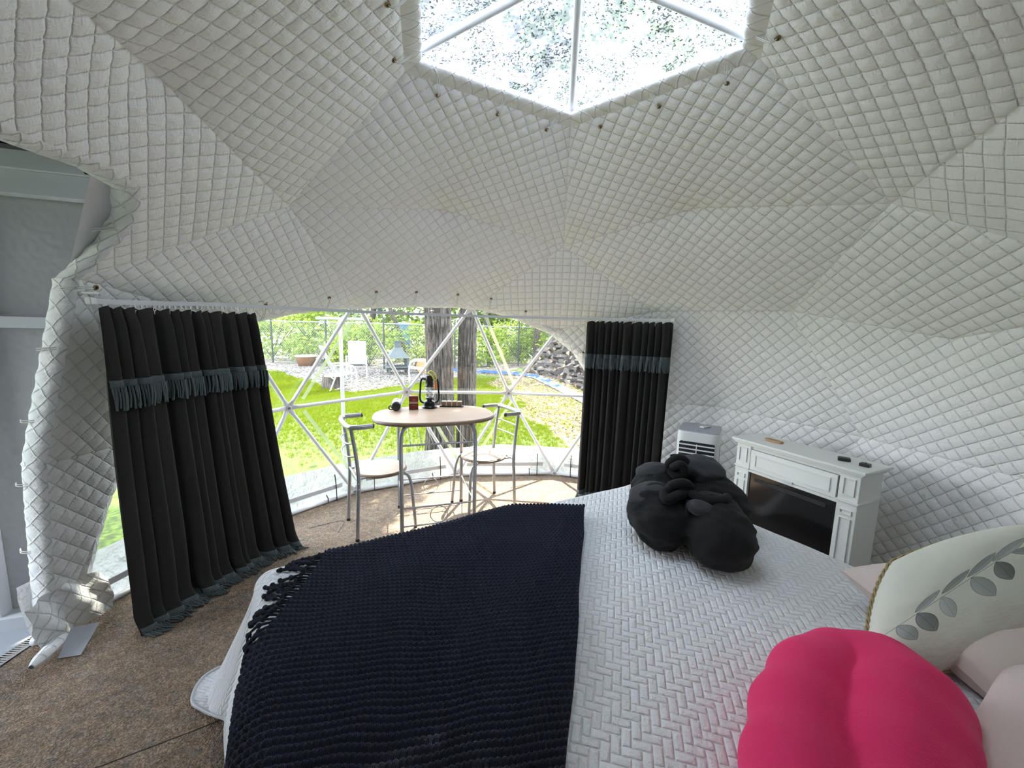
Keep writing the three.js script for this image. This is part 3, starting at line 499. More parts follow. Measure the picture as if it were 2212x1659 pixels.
// chunky knitted throw, laid slantwise over the foot end
const yarn = (() => { const n = tileNoise(81, 128); return texture(512, 512, (x, y) => 0.5 + 0.3 * Math.sin((x + y) / 512 * 2 * Math.PI * 40) + 0.4 * (n(x / 4, y / 4) - 0.5)); })();
const knitMat = phys(lin(0.011, 0.0135, 0.03), 0.95, { bumpMap: yarn, bumpScale: 0.003, sheen: 0.25, sheenColor: lin(0.25, 0.3, 0.6), sheenRoughness: 0.6, name: 'navy knit' });
{
  const K = [[0.71, 0.21], [1.74, -0.33], [2.08, 1.74], [2.82, 1.62]];   // right top, fringe top, right bottom, fringe bottom, in cloth coordinates
  const bi = (p, q) => [0, 1].map((n) => lerp(lerp(K[0][n], K[1][n], p), lerp(K[2][n], K[3][n], p), q));
  const wob = (p, q) => [0.012 * N3(q * 9, p * 2, 7), 0.012 * N3(p * 7, q * 2, 8)];
  const NB = 62, NR = 100;
  const bump = (p, q) => { const x = p * NB, y = q * NR, r = Math.floor(y), f = y - r, c = x + (r % 2) * 0.5; return Math.pow(Math.abs(Math.sin(Math.PI * f)), 0.7) * (0.35 + 0.65 * Math.pow(Math.abs(Math.sin(Math.PI * c)), 0.8)); };
  const fold = (p, q) => 0.01 + 0.012 * smooth(0.25, 0.75, 0.5 + N3(p * 2.2, q * 2.6, 12)) + 0.016 * Math.exp(-Math.pow((q - 0.02) / 0.05, 2));
  const P = (p, q, extra = 0) => { const [a, b] = bi(p, q), [wa, wb] = wob(p, q); return drape(a + wa, b + wb, fold(p, q) + extra); };
  const throwObj = obj('throw_blanket', surface(NB * 5, NR * 5, (p, q) => P(p, q, 0.013 * bump(p, q)).toArray(), (p, q) => [p * 6, q * 10]), knitMat);
  tag(throwObj, 'dark navy chunky knit throw laid across the bed, one end fringed', 'throw blanket');
  const strands = [], r = rng(91), Nf = 150;
  for (let i = 0; i < Nf; i++) {
    const q = i / (Nf - 1), [a, b] = bi(1, q), [a0, b0] = bi(0.97, q), d = Math.hypot(a - a0, b - b0), len = 0.085 + r() * 0.06, sx = (a - a0) / d, sy = (b - b0) / d, turn = (r() - 0.5) * 1.1, cx = sx * Math.cos(turn) - sy * Math.sin(turn), cy = sx * Math.sin(turn) + sy * Math.cos(turn), pts = [];
    for (let k = 0; k <= 4; k++) { const w = len * k / 4, mx = lerp(sx, cx, k / 4), my = lerp(sy, cy, k / 4); pts.push(drape(a + mx * w, b + my * w, 0.008 + r() * 0.008 * (k > 0 && k < 4))); }
    const c = new THREE.CatmullRomCurve3(pts); strands.push(flatten(new THREE.TubeGeometry(c, 7, 0.0042, 5)));
    for (const k of [0.35, 0.68, 1]) { const p = c.getPoint(k); strands.push(flatten(new THREE.IcosahedronGeometry(0.0075 + r() * 0.002, 1).translate(p.x, p.y, p.z))); }
  }
  const f = obj('fringe', strands, knitMat, throwObj); f.userData.kind = 'stuff';
}

// ---------------------------------------------------------------- soft things: one skin meshed from a distance field
function skinOf(field, lo, hi, res) {
  const c = V(...lo).add(V(...hi)).multiplyScalar(0.5), half = Math.max(hi[0] - lo[0], hi[1] - lo[1], hi[2] - lo[2]) / 2, mc = new MarchingCubes(res, new THREE.MeshStandardMaterial(), false, false, 400000);
  mc.isolation = 0;
  for (let k = 0; k < res; k++) for (let j = 0; j < res; j++) for (let i = 0; i < res; i++) mc.field[i + j * res + k * res * res] = -field(c.x + (i - res / 2) / (res / 2) * half, c.y + (j - res / 2) / (res / 2) * half, c.z + (k - res / 2) / (res / 2) * half);
  mc.update();
  const n = mc.count, P = new Float32Array(n * 3); for (let i = 0; i < n; i++) { P[3 * i] = c.x + mc.positionArray[3 * i] * half; P[3 * i + 1] = c.y + mc.positionArray[3 * i + 1] * half; P[3 * i + 2] = c.z + mc.positionArray[3 * i + 2] * half; }
  let g = new THREE.BufferGeometry(); g.setAttribute('position', new THREE.BufferAttribute(P, 3)); g = mergeVertices(g, half * 1e-4); g.computeVertexNormals();
  const uv = new Float32Array(g.attributes.position.count * 2); for (let i = 0; i < uv.length / 2; i++) { uv[2 * i] = (g.attributes.position.getX(i) + g.attributes.position.getY(i) * 0.5) * 8; uv[2 * i + 1] = (g.attributes.position.getZ(i) + g.attributes.position.getY(i) * 0.5) * 8; } g.setAttribute('uv', new THREE.BufferAttribute(uv, 2));
  return g;
}
const smin = (a, b, k) => { const h = clamp(0.5 + 0.5 * (b - a) / k, 0, 1); return lerp(b, a, h) - k * h * (1 - h); };
const capsule = (p, a, b, ra, rb) => { const px = p[0] - a[0], py = p[1] - a[1], pz = p[2] - a[2], bx = b[0] - a[0], by = b[1] - a[1], bz = b[2] - a[2], h = clamp((px * bx + py * by + pz * bz) / (bx * bx + by * by + bz * bz), 0, 1); return Math.hypot(px - bx * h, py - by * h, pz - bz * h) - lerp(ra, rb, h); };
const ball = (p, c, r) => { const k0 = Math.hypot((p[0] - c[0]) / r[0], (p[1] - c[1]) / r[1], (p[2] - c[2]) / r[2]), k1 = Math.hypot((p[0] - c[0]) / (r[0] * r[0]), (p[1] - c[1]) / (r[1] * r[1]), (p[2] - c[2]) / (r[2] * r[2])); return k1 < 1e-9 ? -Math.min(...r) : k0 * (k0 - 1) / k1; };
const plushBump = (() => { const n = tileNoise(101, 160), m = tileNoise(102, 30); return texture(512, 512, (x, y) => 0.6 * n(x / 3.2, y / 3.2) + 0.4 * m(x / 17.07, y / 17.07)); })();
const plushBlack = phys(lin(0.0045, 0.0045, 0.0055), 0.95, { bumpMap: plushBump, bumpScale: 0.002, sheen: 0.08, sheenColor: lin(0.5, 0.5, 0.6), sheenRoughness: 0.5, name: 'black plush' });
const plushGrey = phys(lin(0.04, 0.04, 0.045), 0.95, { bumpMap: plushBump, bumpScale: 0.002, sheen: 0.3, sheenColor: lin(0.5, 0.5, 0.55), sheenRoughness: 0.5, name: 'grey plush' });
{
  // two bathrobes, each rolled up and tied with its own belt; x to the right, z towards the photographer
  const robe = (name, label, p, turn, lobes, liners, knots, bandPts, seed) => {
    const t = thing(name, label, 'bathrobe', p, turn, undefined);
    const f = (x, y, z) => { let d = 9; for (const [a, b, ra, rb] of lobes) d = smin(d, capsule([x, y * 1.0, z], a, b, ra, rb), 0.05); const ang = Math.atan2(y - 0.1, z); d += 0.011 * Math.abs(N3(x * 9, ang * 2.2, seed)) + 0.008 * N3(x * 22, ang * 5, seed + 3) + 0.007 * Math.exp(-Math.pow(x / 0.03, 2)) - 0.008; return Math.max(d, -y + 0.002); };
    obj('roll', skinOf(f, [-0.36, -0.03, -0.3], [0.36, 0.37, 0.3], 84), plushBlack, t);
    for (const [c, r, ry, rz] of liners) { const g = new THREE.SphereGeometry(1, 36, 24), q = g.attributes.position; for (let i = 0; i < q.count; i++) { const n = 1 + 0.09 * N3(q.getX(i) * 2.5, q.getY(i) * 2.5, q.getZ(i) * 2.5 + seed); q.setXYZ(i, q.getX(i) * n * r[0], q.getY(i) * n * r[1], q.getZ(i) * n * r[2]); } g.computeVertexNormals(); obj('lining', at(g, c[0], c[1], c[2], 0, ry, rz), plushGrey, t).userData.label = 'grey plush lining turned out'; }
    obj('belt', [flatten(new THREE.TubeGeometry(new THREE.CatmullRomCurve3(bandPts.map((q) => V(...q)), true), 60, 0.014, 10, true)), ...knots.map((k) => flatten(new THREE.TubeGeometry(new THREE.CatmullRomCurve3(k.map((q) => V(...q))), 40, 0.021, 10)))], plushBlack, t);
    return t;
  };
  robe('rolled_bathrobe', 'black bathrobe rolled and tied with its belt, nearer of the two on the bed', [0.57, 0.605, 0.0], -0.28,
    [[[-0.13, 0.13, -0.02], [-0.10, 0.11, 0.03], 0.125, 0.12], [[0.1, 0.125, 0.0], [0.13, 0.115, 0.1], 0.13, 0.125]],
    [[[-0.16, 0.2, -0.02], [0.1, 0.06, 0.09], 0.2, 0.25], [[0.045, 0.222, 0.085], [0.055, 0.034, 0.05], 0.3, -0.15]],
    [[[-0.05, 0.23, -0.03], [-0.075, 0.275, 0.02], [-0.03, 0.3, 0.03], [0.0, 0.275, 0.0], [-0.03, 0.25, -0.03]], [[-0.01, 0.26, 0.02], [-0.05, 0.25, 0.06], [-0.09, 0.235, 0.09], [-0.1, 0.25, 0.05], [-0.05, 0.275, 0.01]], [[0.0, 0.255, 0.03], [0.08, 0.25, 0.06], [0.13, 0.255, 0.04], [0.15, 0.25, -0.01]]],
    [[0, 0.235, 0], [0, 0.2, 0.07], [0, 0.08, 0.07], [0, 0.03, 0.04], [0, 0.03, -0.06], [0, 0.12, -0.1], [0, 0.2, -0.07]], 4);
  robe('rolled_bathrobe', 'black bathrobe rolled and tied with its belt, farther of the two on the bed', [0.63, 0.605, -0.27], -0.28,
    [[[-0.12, 0.13, 0.0], [-0.11, 0.13, 0.05], 0.125, 0.12], [[0.1, 0.135, -0.02], [0.16, 0.12, 0.06], 0.135, 0.13]],
    [[[0.08, 0.275, -0.01], [0.11, 0.065, 0.1], -0.1, -0.18], [[-0.15, 0.24, 0.02], [0.085, 0.04, 0.07], 0.2, 0.2]],
    [[[-0.05, 0.25, 0.03], [-0.075, 0.3, 0.06], [-0.03, 0.335, 0.05], [0.01, 0.3, 0.03], [-0.03, 0.26, 0.0]], [[-0.06, 0.29, 0.09], [-0.02, 0.32, 0.11], [0.0, 0.28, 0.1], [-0.04, 0.26, 0.1], [-0.07, 0.28, 0.08]], [[-0.045, 0.31, 0.05], [-0.05, 0.335, 0.045], [-0.052, 0.345, 0.045]]],
    [[0, 0.235, 0], [0, 0.2, 0.07], [0, 0.08, 0.07], [0, 0.03, 0.04], [0, 0.03, -0.06], [0, 0.12, -0.1], [0, 0.2, -0.07]], 9);
}

// ---------------------------------------------------------------- pillows
function pillowShape(w, h, th, seed, p = 2.6, wrinkle = 0.006, round = 0, lean = 0) {   // two bulging faces that meet in an edge; w along x, h along z
  const side = (sgn) => surface(64, 64, (u, v) => { const x = u * 2 - 1, z = v * 2 - 1, e = Math.pow(Math.max(0, (1 - Math.pow(Math.abs(x), p)) * (1 - Math.pow(Math.abs(z), p))), 0.42), pinch = 1 - 0.05 * (1 - x * x) * Math.abs(z) ** 3, pz = 1 - 0.05 * (1 - z * z) * Math.abs(x) ** 3; const rz = z * pinch * Math.sqrt(1 - round * x * x / 2); return [x * w / 2 * pz * Math.sqrt(1 - round * z * z / 2) - lean / 2 * rz, sgn * (th / 2 * e + wrinkle * N3(x * 3, z * 3, seed) * e), rz * h / 2]; }, (u, v) => [u, sgn > 0 ? 1 - v : v]);
  return [side(1), side(-1)];
}
const pinkSheet = phys(lin(0.77, 0.62, 0.61), 0.7, { bumpMap: rep(plushBump, 3), bumpScale: 0.001, name: 'pale pink cotton' });
const cushionTex = (() => {
  const S = 1024, cv = document.createElement('canvas'); cv.width = cv.height = S; const c = cv.getContext('2d'), r = rng(17);
  c.fillStyle = '#e9e7da'; c.fillRect(0, 0, S, S);
  const nz = tileNoise(111, 20);
  for (let i = 0; i < 5200; i++) { const y = S * (0.66 + 0.34 * r()), k = (y / S - 0.66) / 0.34, x = r() * S; if (nz(x / S * 20, y / S * 20) < 0.42) continue; c.strokeStyle = `rgba(${205 + r() * 25 | 0},${160 + r() * 30 | 0},${150 + r() * 25 | 0},${0.1 + 0.12 * k})`; c.lineWidth = 1 + r(); c.beginPath(); c.moveTo(x, y); c.lineTo(x + 20 + r() * 40, y - 3 + r() * 6); c.stroke(); }
  const leaf = (x, y, ang, len, w, tone) => { c.save(); c.translate(x * S, y * S); c.rotate(ang); const g = c.createLinearGradient(0, -w * S, 0, w * S); g.addColorStop(0, `rgba(${tone},${tone + 2},${tone},0.95)`); g.addColorStop(1, `rgba(${tone + 40},${tone + 44},${tone + 38},0.85)`); c.fillStyle = g; c.beginPath(); c.moveTo(0, 0); c.bezierCurveTo(len * S * 0.25, -w * S, len * S * 0.75, -w * S * 0.9, len * S, 0); c.bezierCurveTo(len * S * 0.75, w * S, len * S * 0.25, w * S * 0.9, 0, 0); c.fill(); c.strokeStyle = `rgba(${tone - 30},${tone - 28},${tone - 30},0.7)`; c.lineWidth = 3; c.stroke(); c.lineWidth = 2; c.beginPath(); c.moveTo(0, 0); c.lineTo(len * S * 0.9, 0); c.stroke(); c.restore(); };
  const twig = (x0, y0, x1, y1) => { c.strokeStyle = 'rgba(120,120,112,0.7)'; c.lineWidth = 4; c.beginPath(); c.moveTo(x0 * S, y0 * S); c.quadraticCurveTo((x0 + x1) / 2 * S, ((y0 + y1) / 2 - 0.02) * S, x1 * S, y1 * S); c.stroke(); };
  // one long sprig from the near corner to the far side
  twig(0.04, 0.7, 0.62, 0.33);
  leaf(0.60, 0.34, 0.12, 0.26, 0.05, 128); leaf(0.5, 0.38, -0.62, 0.25, 0.045, 150); leaf(0.38, 0.45, -0.75, 0.2, 0.035, 140); leaf(0.27, 0.52, -0.8, 0.17, 0.032, 138); leaf(0.16, 0.6, -0.85, 0.15, 0.03, 150);
  leaf(0.52, 0.39, 1.15, 0.17, 0.065, 96); leaf(0.4, 0.46, 1.0, 0.2, 0.06, 150); leaf(0.27, 0.54, 1.2, 0.17, 0.045, 172); leaf(0.17, 0.61, 1.05, 0.17, 0.055, 112); leaf(0.09, 0.66, 1.0, 0.15, 0.05, 150);
  leaf(0.75, 0.12, -0.2, 0.2, 0.03, 176); leaf(0.86, 0.2, 0.3, 0.14, 0.03, 184);
  const t = new THREE.CanvasTexture(cv); t.colorSpace = THREE.SRGBColorSpace; t.needsUpdate = true; return t;
})();
const placeT = (t, p, e) => { t.position.set(...p); t.rotation.order = 'YXZ'; t.rotation.set(...e); };
{
  const pink = thing('pillow', 'pale pink pillow lying flat in the lower right corner of the bed', 'pillow'); placeT(pink, [1.12, 0.66, 1.02], [0.03, 0.63, 0.02]); obj('pillow_case', pillowShape(0.74, 0.5, 0.15, 3), pinkSheet, pink);
  const under = thing('pillow', 'blush pillow tucked under the leaf print cushion', 'pillow'); placeT(under, [1.40, 0.68, 0.45], [0.2, 0.25, 0.0]); obj('pillow_case', pillowShape(0.7, 0.46, 0.2, 6), phys(lin(0.72, 0.6, 0.56), 0.75), under);
  const cush = thing('cushion', 'cream cushion printed with a grey leaf sprig and edged in tan braid', 'cushion'); placeT(cush, [1.30, 0.745, 0.44], [0.55, 0.34, 0.2]);
  obj('cover', pillowShape(0.74, 0.34, 0.24, 8, 2.2, 0.006, 0.7, 0.4), phys(0xffffff, 0.8, { map: cushionTex, bumpMap: rep(weave, 3), bumpScale: 0.002, name: 'leaf print linen' }), cush);
  const braid = []; for (let k = 0; k < 3; k++) { const pts = []; for (let i = 0; i < 240; i++) { const a = i / 240 * 4, e = Math.floor(a), f = (a - e) * 2 - 1, w = [[f, -1], [1, f], [-f, 1], [-1, -f]][e], ph = i * 0.62 + k * 2.09, pinchX = 1 - 0.05 * (1 - w[1] * w[1]) * Math.abs(w[0]) ** 3, pinchZ = 1 - 0.05 * (1 - w[0] * w[0]) * Math.abs(w[1]) ** 3; const rz = w[1] * pinchZ * Math.sqrt(1 - 0.35 * w[0] * w[0]); pts.push(V(w[0] * 0.37 * pinchX * Math.sqrt(1 - 0.35 * w[1] * w[1]) - 0.2 * rz + Math.cos(ph) * 0.0035, Math.sin(ph) * 0.004, rz * 0.17 + Math.cos(ph) * 0.0035)); } braid.push(flatten(new THREE.TubeGeometry(new THREE.CatmullRomCurve3(pts, true), 700, 0.0036, 5, true))); }
  obj('braid', braid, mat(lin(0.36, 0.26, 0.13), 0.8), cush).userData.label = 'tan braided edging';
  // the neck pillow: a horseshoe whose arms are pressed together
  const neck = thing('neck_pillow', 'hot pink plush neck pillow resting on the coverlet against the cushion', 'neck pillow', [0, 0.61, 0]);
  const path = [[0.4, 1.2], [0.465, 1.06], [0.54, 0.93], [0.635, 0.82], [0.74, 0.745], [0.815, 0.775], [0.805, 0.85], [0.735, 0.93], [0.655, 1.02], [0.57, 1.15]];
  const rad = [0.095, 0.1, 0.1, 0.098, 0.09, 0.1, 0.117, 0.12, 0.112, 0.1];
  const field = (x, y, z) => { const arm = [9, 9]; for (let i = 0; i < path.length - 1; i++) { const a = path[i], b = path[i + 1], c = capsule([x, (y - 0.095) * 1.15, z], [a[0], 0, a[1]], [b[0], 0, b[1]], rad[i], rad[i + 1]), k = i < 4 ? 0 : 1; arm[k] = smin(arm[k], c, 0.03); } let d = Math.min(arm[0], arm[1]); return d + 0.004 * N3(x * 9, y * 9, z * 9) + 0.0015 * Math.abs(N3(x * 14, y * 10, z * 14)); };
  const pinkPlush = phys(lin(0.86, 0.028, 0.16), 0.85, { bumpMap: plushBump, bumpScale: 0.0012, sheen: 0.6, sheenColor: lin(1, 0.35, 0.55), sheenRoughness: 0.45, name: 'hot pink plush' });
  obj('body', skinOf(field, [0.2, -0.03, 0.56], [1.05, 0.24, 1.32], 120), pinkPlush, neck);
}

// ---------------------------------------------------------------- bistro table and two chairs
const silver = mat(lin(0.36, 0.37, 0.39), 0.36, { metalness: 0.75, name: 'silver painted tube' }), blackCap = mat(lin(0.01, 0.01, 0.011), 0.45, { name: 'black plastic' });
const beech = (() => { const n = tileNoise(121, 64), m = tileNoise(122, 9); return texture(512, 512, (x, y) => { const k = 0.5 * n(x / 64, y / 8) + 0.5 * m(x / 57, y / 57); return [0.72 + 0.09 * k, 0.61 + 0.09 * k, 0.52 + 0.09 * k]; }, true); })();
const woodTop = mat(0xffffff, 0.38, { map: beech, name: 'beech laminate' }), woodEdge = mat(lin(0.2, 0.135, 0.09), 0.5);
const topOf = (pts, y, th, r = 0.006) => { const g = extrude(pts, th - 2 * r, r); g.rotateX(-Math.PI / 2).translate(0, y - th + r, 0); return g; };
const ring = (n, f) => Array.from({ length: n }, (_, i) => f(i / n * 2 * Math.PI));
{
  const t = thing('bistro_table', 'oval wood topped table on silver tube legs in front of the bay window', 'table', [-0.957, 0, -1.275], 0.40);
  const stadium = (k) => ring(96, (a) => { const c = Math.cos(a), s = Math.sin(a), e = 0.78; return [Math.sign(c) * Math.abs(c) ** e * (0.455 - k), Math.sign(s) * Math.abs(s) ** e * (0.315 - k)]; });
  obj('tabletop', topOf(stadium(0.004), 0.875, 0.014), woodTop, t); obj('edge_band', topOf(stadium(0), 0.869, 0.024, 0.01), woodEdge, t);
  const X = 0.265, Z = 0.285;
  for (const sx of [-1, 1]) for (const sz of [-1, 1]) {
    const l = obj('leg', tube([[sx * X, 0.012, sz * Z], [sx * X, 0.4, sz * Z], [sx * X, 0.74, sz * Z], [sx * (X - 0.006), 0.8, sz * (Z - 0.004)], [sx * (X - 0.03), 0.835, sz * (Z - 0.02)], [sx * (X - 0.08), 0.848, sz * (Z - 0.06)]], 0.0145, 40, 14), silver, t);
    obj('foot_cap', new THREE.CylinderGeometry(0.0155, 0.0155, 0.022, 14).translate(sx * X, 0.011, sz * Z), blackCap, l);
  }
  for (const sz of [-1, 1]) { for (const y of [0.71, 0.245, 0.105]) obj('rail', rod([-X, y, sz * Z], [X, y, sz * Z], y > 0.6 ? 0.0075 : 0.0055), silver, t); obj('ring', new THREE.TorusGeometry(0.062, 0.0032, 8, 36).translate(0, 0.175, sz * Z), silver, t); for (const x of [-0.17, 0.17]) obj('wire', rod([x, 0.105, sz * Z], [x, 0.245, sz * Z], 0.003), silver, t); }
  for (const x of [-0.2, -0.12, -0.04, 0.04, 0.12, 0.2]) obj('rack_wire', rod([x, 0.715, -Z], [x, 0.715, Z], 0.0035), silver, t);
  for (const sx of [-1, 1]) obj('rail', rod([sx * X, 0.245, -Z], [sx * X, 0.245, Z], 0.0055), silver, t);
}
function bistroChair(name, label, p, turn) {
  const t = thing(name, label, 'chair', p, turn);
  obj('seat', topOf(ring(64, (a) => [Math.cos(a) * 0.184, Math.sin(a) * 0.184 - 0.195]), 0.468, 0.012, 0.004), woodTop, t); obj('seat_edge', topOf(ring(64, (a) => [Math.cos(a) * 0.187, Math.sin(a) * 0.187 - 0.195]), 0.462, 0.02, 0.008), woodEdge, t);
  for (const s of [-1, 1]) {
    const r = obj('rear_leg', tube([[s * 0.185, 0.012, -0.02], [s * 0.183, 0.25, -0.008], [s * 0.18, 0.45, 0], [s * 0.176, 0.62, -0.012], [s * 0.17, 0.825, -0.04]], 0.0135, 30, 14), silver, t);
    obj('foot_cap', new THREE.CylinderGeometry(0.0145, 0.0145, 0.02, 14).translate(s * 0.185, 0.01, -0.02), blackCap, r);
    for (const y of [0.385, 0.43]) obj('bolt', new THREE.SphereGeometry(0.0062, 10, 8).translate(s * 0.196, y, 0), boltMat, r);
    const f = obj('front_leg', tube([[s * 0.13, 0.448, 0.2], [s * 0.14, 0.447, 0.3], [s * 0.148, 0.425, 0.36], [s * 0.152, 0.36, 0.385], [s * 0.165, 0.18, 0.4], [s * 0.175, 0.012, 0.412]], 0.012, 36, 12), silver, t);
    obj('foot_cap', new THREE.CylinderGeometry(0.013, 0.013, 0.02, 14).translate(s * 0.1745, 0.01, 0.4115), blackCap, f);
  }
  for (const y of [0.63, 0.725]) obj('back_rung', tube([[-0.178, y, -0.015], [-0.13, y - 0.01, -0.055], [0, y - 0.014, -0.075], [0.13, y - 0.01, -0.055], [0.178, y, -0.015]], 0.006, 24, 8), silver, t);
  const b = obj('back_rail', tube([[-0.2, 0.842, 0.1], [-0.205, 0.842, 0.03], [-0.19, 0.842, -0.035], [-0.13, 0.842, -0.06], [0, 0.842, -0.066], [0.13, 0.842, -0.06], [0.19, 0.842, -0.035], [0.205, 0.842, 0.03], [0.2, 0.842, 0.1]], 0.0175, 60, 16), silver, t);
  for (const s of [-1, 1]) obj('end_cap', new THREE.SphereGeometry(0.0182, 16, 12).scale(1, 1, 0.6).translate(s * 0.2, 0.842, 0.102), blackCap, b);
  obj('seat_frame', [rod([-0.18, 0.443, 0], [0.18, 0.443, 0], 0.008), rod([-0.13, 0.445, 0.0], [-0.13, 0.445, 0.25], 0.008), rod([0.13, 0.445, 0.0], [0.13, 0.445, 0.25], 0.008)], silver, t);
  return t;
}
bistroChair('bistro_chair', 'round seated silver tube chair left of the oval table, by the wide curtain', [-1.497, 0, -1.014], 2.214);
bistroChair('bistro_chair', 'round seated silver tube chair right of the oval table, sun on its seat', [-0.462, 0, -1.71], -0.927);

// ---------------------------------------------------------------- on the table
const TT = 0.876;
{
  const black = mat(lin(0.006, 0.006, 0.0065), 0.28, { name: 'black enamel' }), glass = phys(lin(0.97, 0.98, 0.98), 0.02, { transmission: 1, thickness: 0, ior: 1.45, name: 'lamp glass' });
  const t = thing('oil_lantern', 'black hurricane oil lantern standing on the oval table', 'lantern', [-1.063, TT, -1.485], 0.35);
  obj('base', lathe([[0.001, 0], [0.061, 0], [0.063, 0.006], [0.056, 0.015], [0.05, 0.024], [0.05, 0.046], [0.044, 0.055], [0.025, 0.061], [0.022, 0.072], [0.034, 0.078], [0.034, 0.085], [0.001, 0.086]], 36), black, t);
  obj('globe', lathe([[0.028, 0.084], [0.04, 0.105], [0.044, 0.13], [0.041, 0.155], [0.031, 0.178]], 32), glass, t);
  obj('chimney', lathe([[0.001, 0.176], [0.04, 0.176], [0.041, 0.184], [0.031, 0.188], [0.031, 0.225], [0.037, 0.23], [0.033, 0.262], [0.026, 0.27], [0.001, 0.272]], 32), black, t);
  for (const s of [-1, 1]) obj('side_tube', tube([[s * 0.04, 0.038, 0], [s * 0.066, 0.05, 0], [s * 0.077, 0.08, 0], [s * 0.074, 0.15, 0], [s * 0.068, 0.225, 0], [s * 0.06, 0.24, 0], [s * 0.03, 0.238, 0]], 0.0085, 36, 10), black, t);
  for (const s of [-1, 1]) for (const c of [-1, 1]) obj('guard_wire', tube([[s * -0.04, 0.1, c * 0.02], [0, 0.132, c * 0.047], [s * 0.04, 0.162, c * 0.02]], 0.0014, 14, 5), black, t);
  obj('wick_knob', [rod([0, 0.075, 0.025], [0, 0.075, 0.05], 0.002), new THREE.CylinderGeometry(0.009, 0.009, 0.005, 14).rotateX(Math.PI / 2).translate(0, 0.075, 0.052)], black, t);
  obj('bail', tube([[-0.072, 0.235, 0], [-0.078, 0.26, -0.01], [-0.05, 0.29, -0.02], [0, 0.3, -0.022], [0.05, 0.29, -0.02], [0.078, 0.26, -0.01], [0.072, 0.235, 0]], 0.0018, 36, 6), black, t);
  const k = obj('carabiner', tube([[0.005, 0.3, -0.018], [-0.004, 0.292, 0.0], [0.02, 0.27, 0.028], [0.04, 0.235, 0.04], [0.052, 0.24, 0.036], [0.05, 0.275, 0.02], [0.03, 0.3, -0.002]], 0.0062, 50, 8, true), mat(lin(0.48, 0.4, 0.03), 0.45), t); k.userData.label = 'yellow carabiner';
  const g = obj('lighter', [box(0.02, 0.055, 0.011, 0.048, 0.188, 0.05, 0.004), rod([0.048, 0.215, 0.047], [0.046, 0.238, 0.04], 0.0022)], mat(lin(0.75, 0.2, 0.015), 0.35), t); g.userData.label = 'orange lighter on a loop';
}
{
  const t = thing('bottle', 'drinking bottle with a black looped lid lying on the oval table', 'bottle', [-1.275, TT + 0.0375, -1.29], 0.33);   // lies along -z
  const wrap = texture(256, 128, (x, y) => { const a = N3(x / 22, y / 14, 3), b = N3(x / 9, y / 60, 5); return a > 0.24 ? [0.45, 0.4, 0.72] : b > 0.3 ? [0.6, 0.66, 0.85] : [0.86, 0.87, 0.92]; }, true);
  const L = (p) => lathe(p, 36).rotateX(-Math.PI / 2);
  obj('body', L([[0.001, 0.19], [0.03, 0.19], [0.036, 0.182], [0.037, 0.05], [0.036, 0.02], [0.033, 0.012]]), mat(0xffffff, 0.4, { map: wrap }), t);
  obj('lid', L([[0.033, 0.018], [0.037, 0.014], [0.037, -0.012], [0.03, -0.022], [0.014, -0.026], [0.001, -0.026]]), blackCap, t);
  obj('lid_loop', new THREE.TorusGeometry(0.019, 0.005, 8, 24).rotateX(0.35).translate(-0.036, -0.012, -0.006), blackCap, t);
}
{
  const t = thing('card_box', 'dark red box with a white band standing on the oval table', 'box', [-1.165, TT, -1.39], 0.33), paper = mat(lin(0.16, 0.018, 0.012), 0.45), white = mat(lin(0.75, 0.72, 0.7), 0.5), gold = mat(lin(0.42, 0.13, 0.05), 0.5);
  obj('carton', box(0.074, 0.107, 0.05, 0, 0.0535, 0, 0.002), paper, t);
  obj('band', [0.053, 0.061].map((y) => box(0.0748, 0.003, 0.0508, 0, y, 0, 0.0004)), white, t);
  obj('flap', box(0.07, 0.003, 0.046, 0, 0.1085, 0, 0.001), mat(lin(0.3, 0.08, 0.05), 0.5), t);
  obj('print', [box(0.024, 0.005, 0.0004, 0, 0.082, 0.0253, 0.0001), box(0.018, 0.003, 0.0004, 0, 0.074, 0.0253, 0.0001), box(0.016, 0.004, 0.0004, 0, 0.036, 0.0253, 0.0001)], gold, t);
}
{
  const t = thing('tray', 'small dark tray on the oval table behind the lantern', 'tray', [-0.895, TT, -1.575], 0.14);
  obj('plate', box(0.2, 0.006, 0.075, 0, 0.003, 0, 0.002), blackCap, t);
  const oak = mat(lin(0.3, 0.19, 0.12), 0.6), cream = mat(lin(0.72, 0.64, 0.54), 0.6);
  const kinds = ['first', 'second', 'third', 'fourth'];
  for (let i = 0; i < 4; i++) { const b = thing('wooden_block', `${kinds[i]} wooden block from the left on the small dark tray`, 'block', [-0.895 + Math.cos(0.14) * (-0.066 + i * 0.044), TT + 0.006, -1.575 - Math.sin(0.14) * (-0.066 + i * 0.044)], 0.14 + (i - 1.5) * 0.03, 'wooden blocks on the tray'); obj('cube', box(0.037, 0.034, 0.037, 0, 0.017, 0, 0.003), oak, b); obj('pale_top', box(0.037, 0.005, 0.037, 0, 0.0365, 0, 0.002), cream, b); }
}

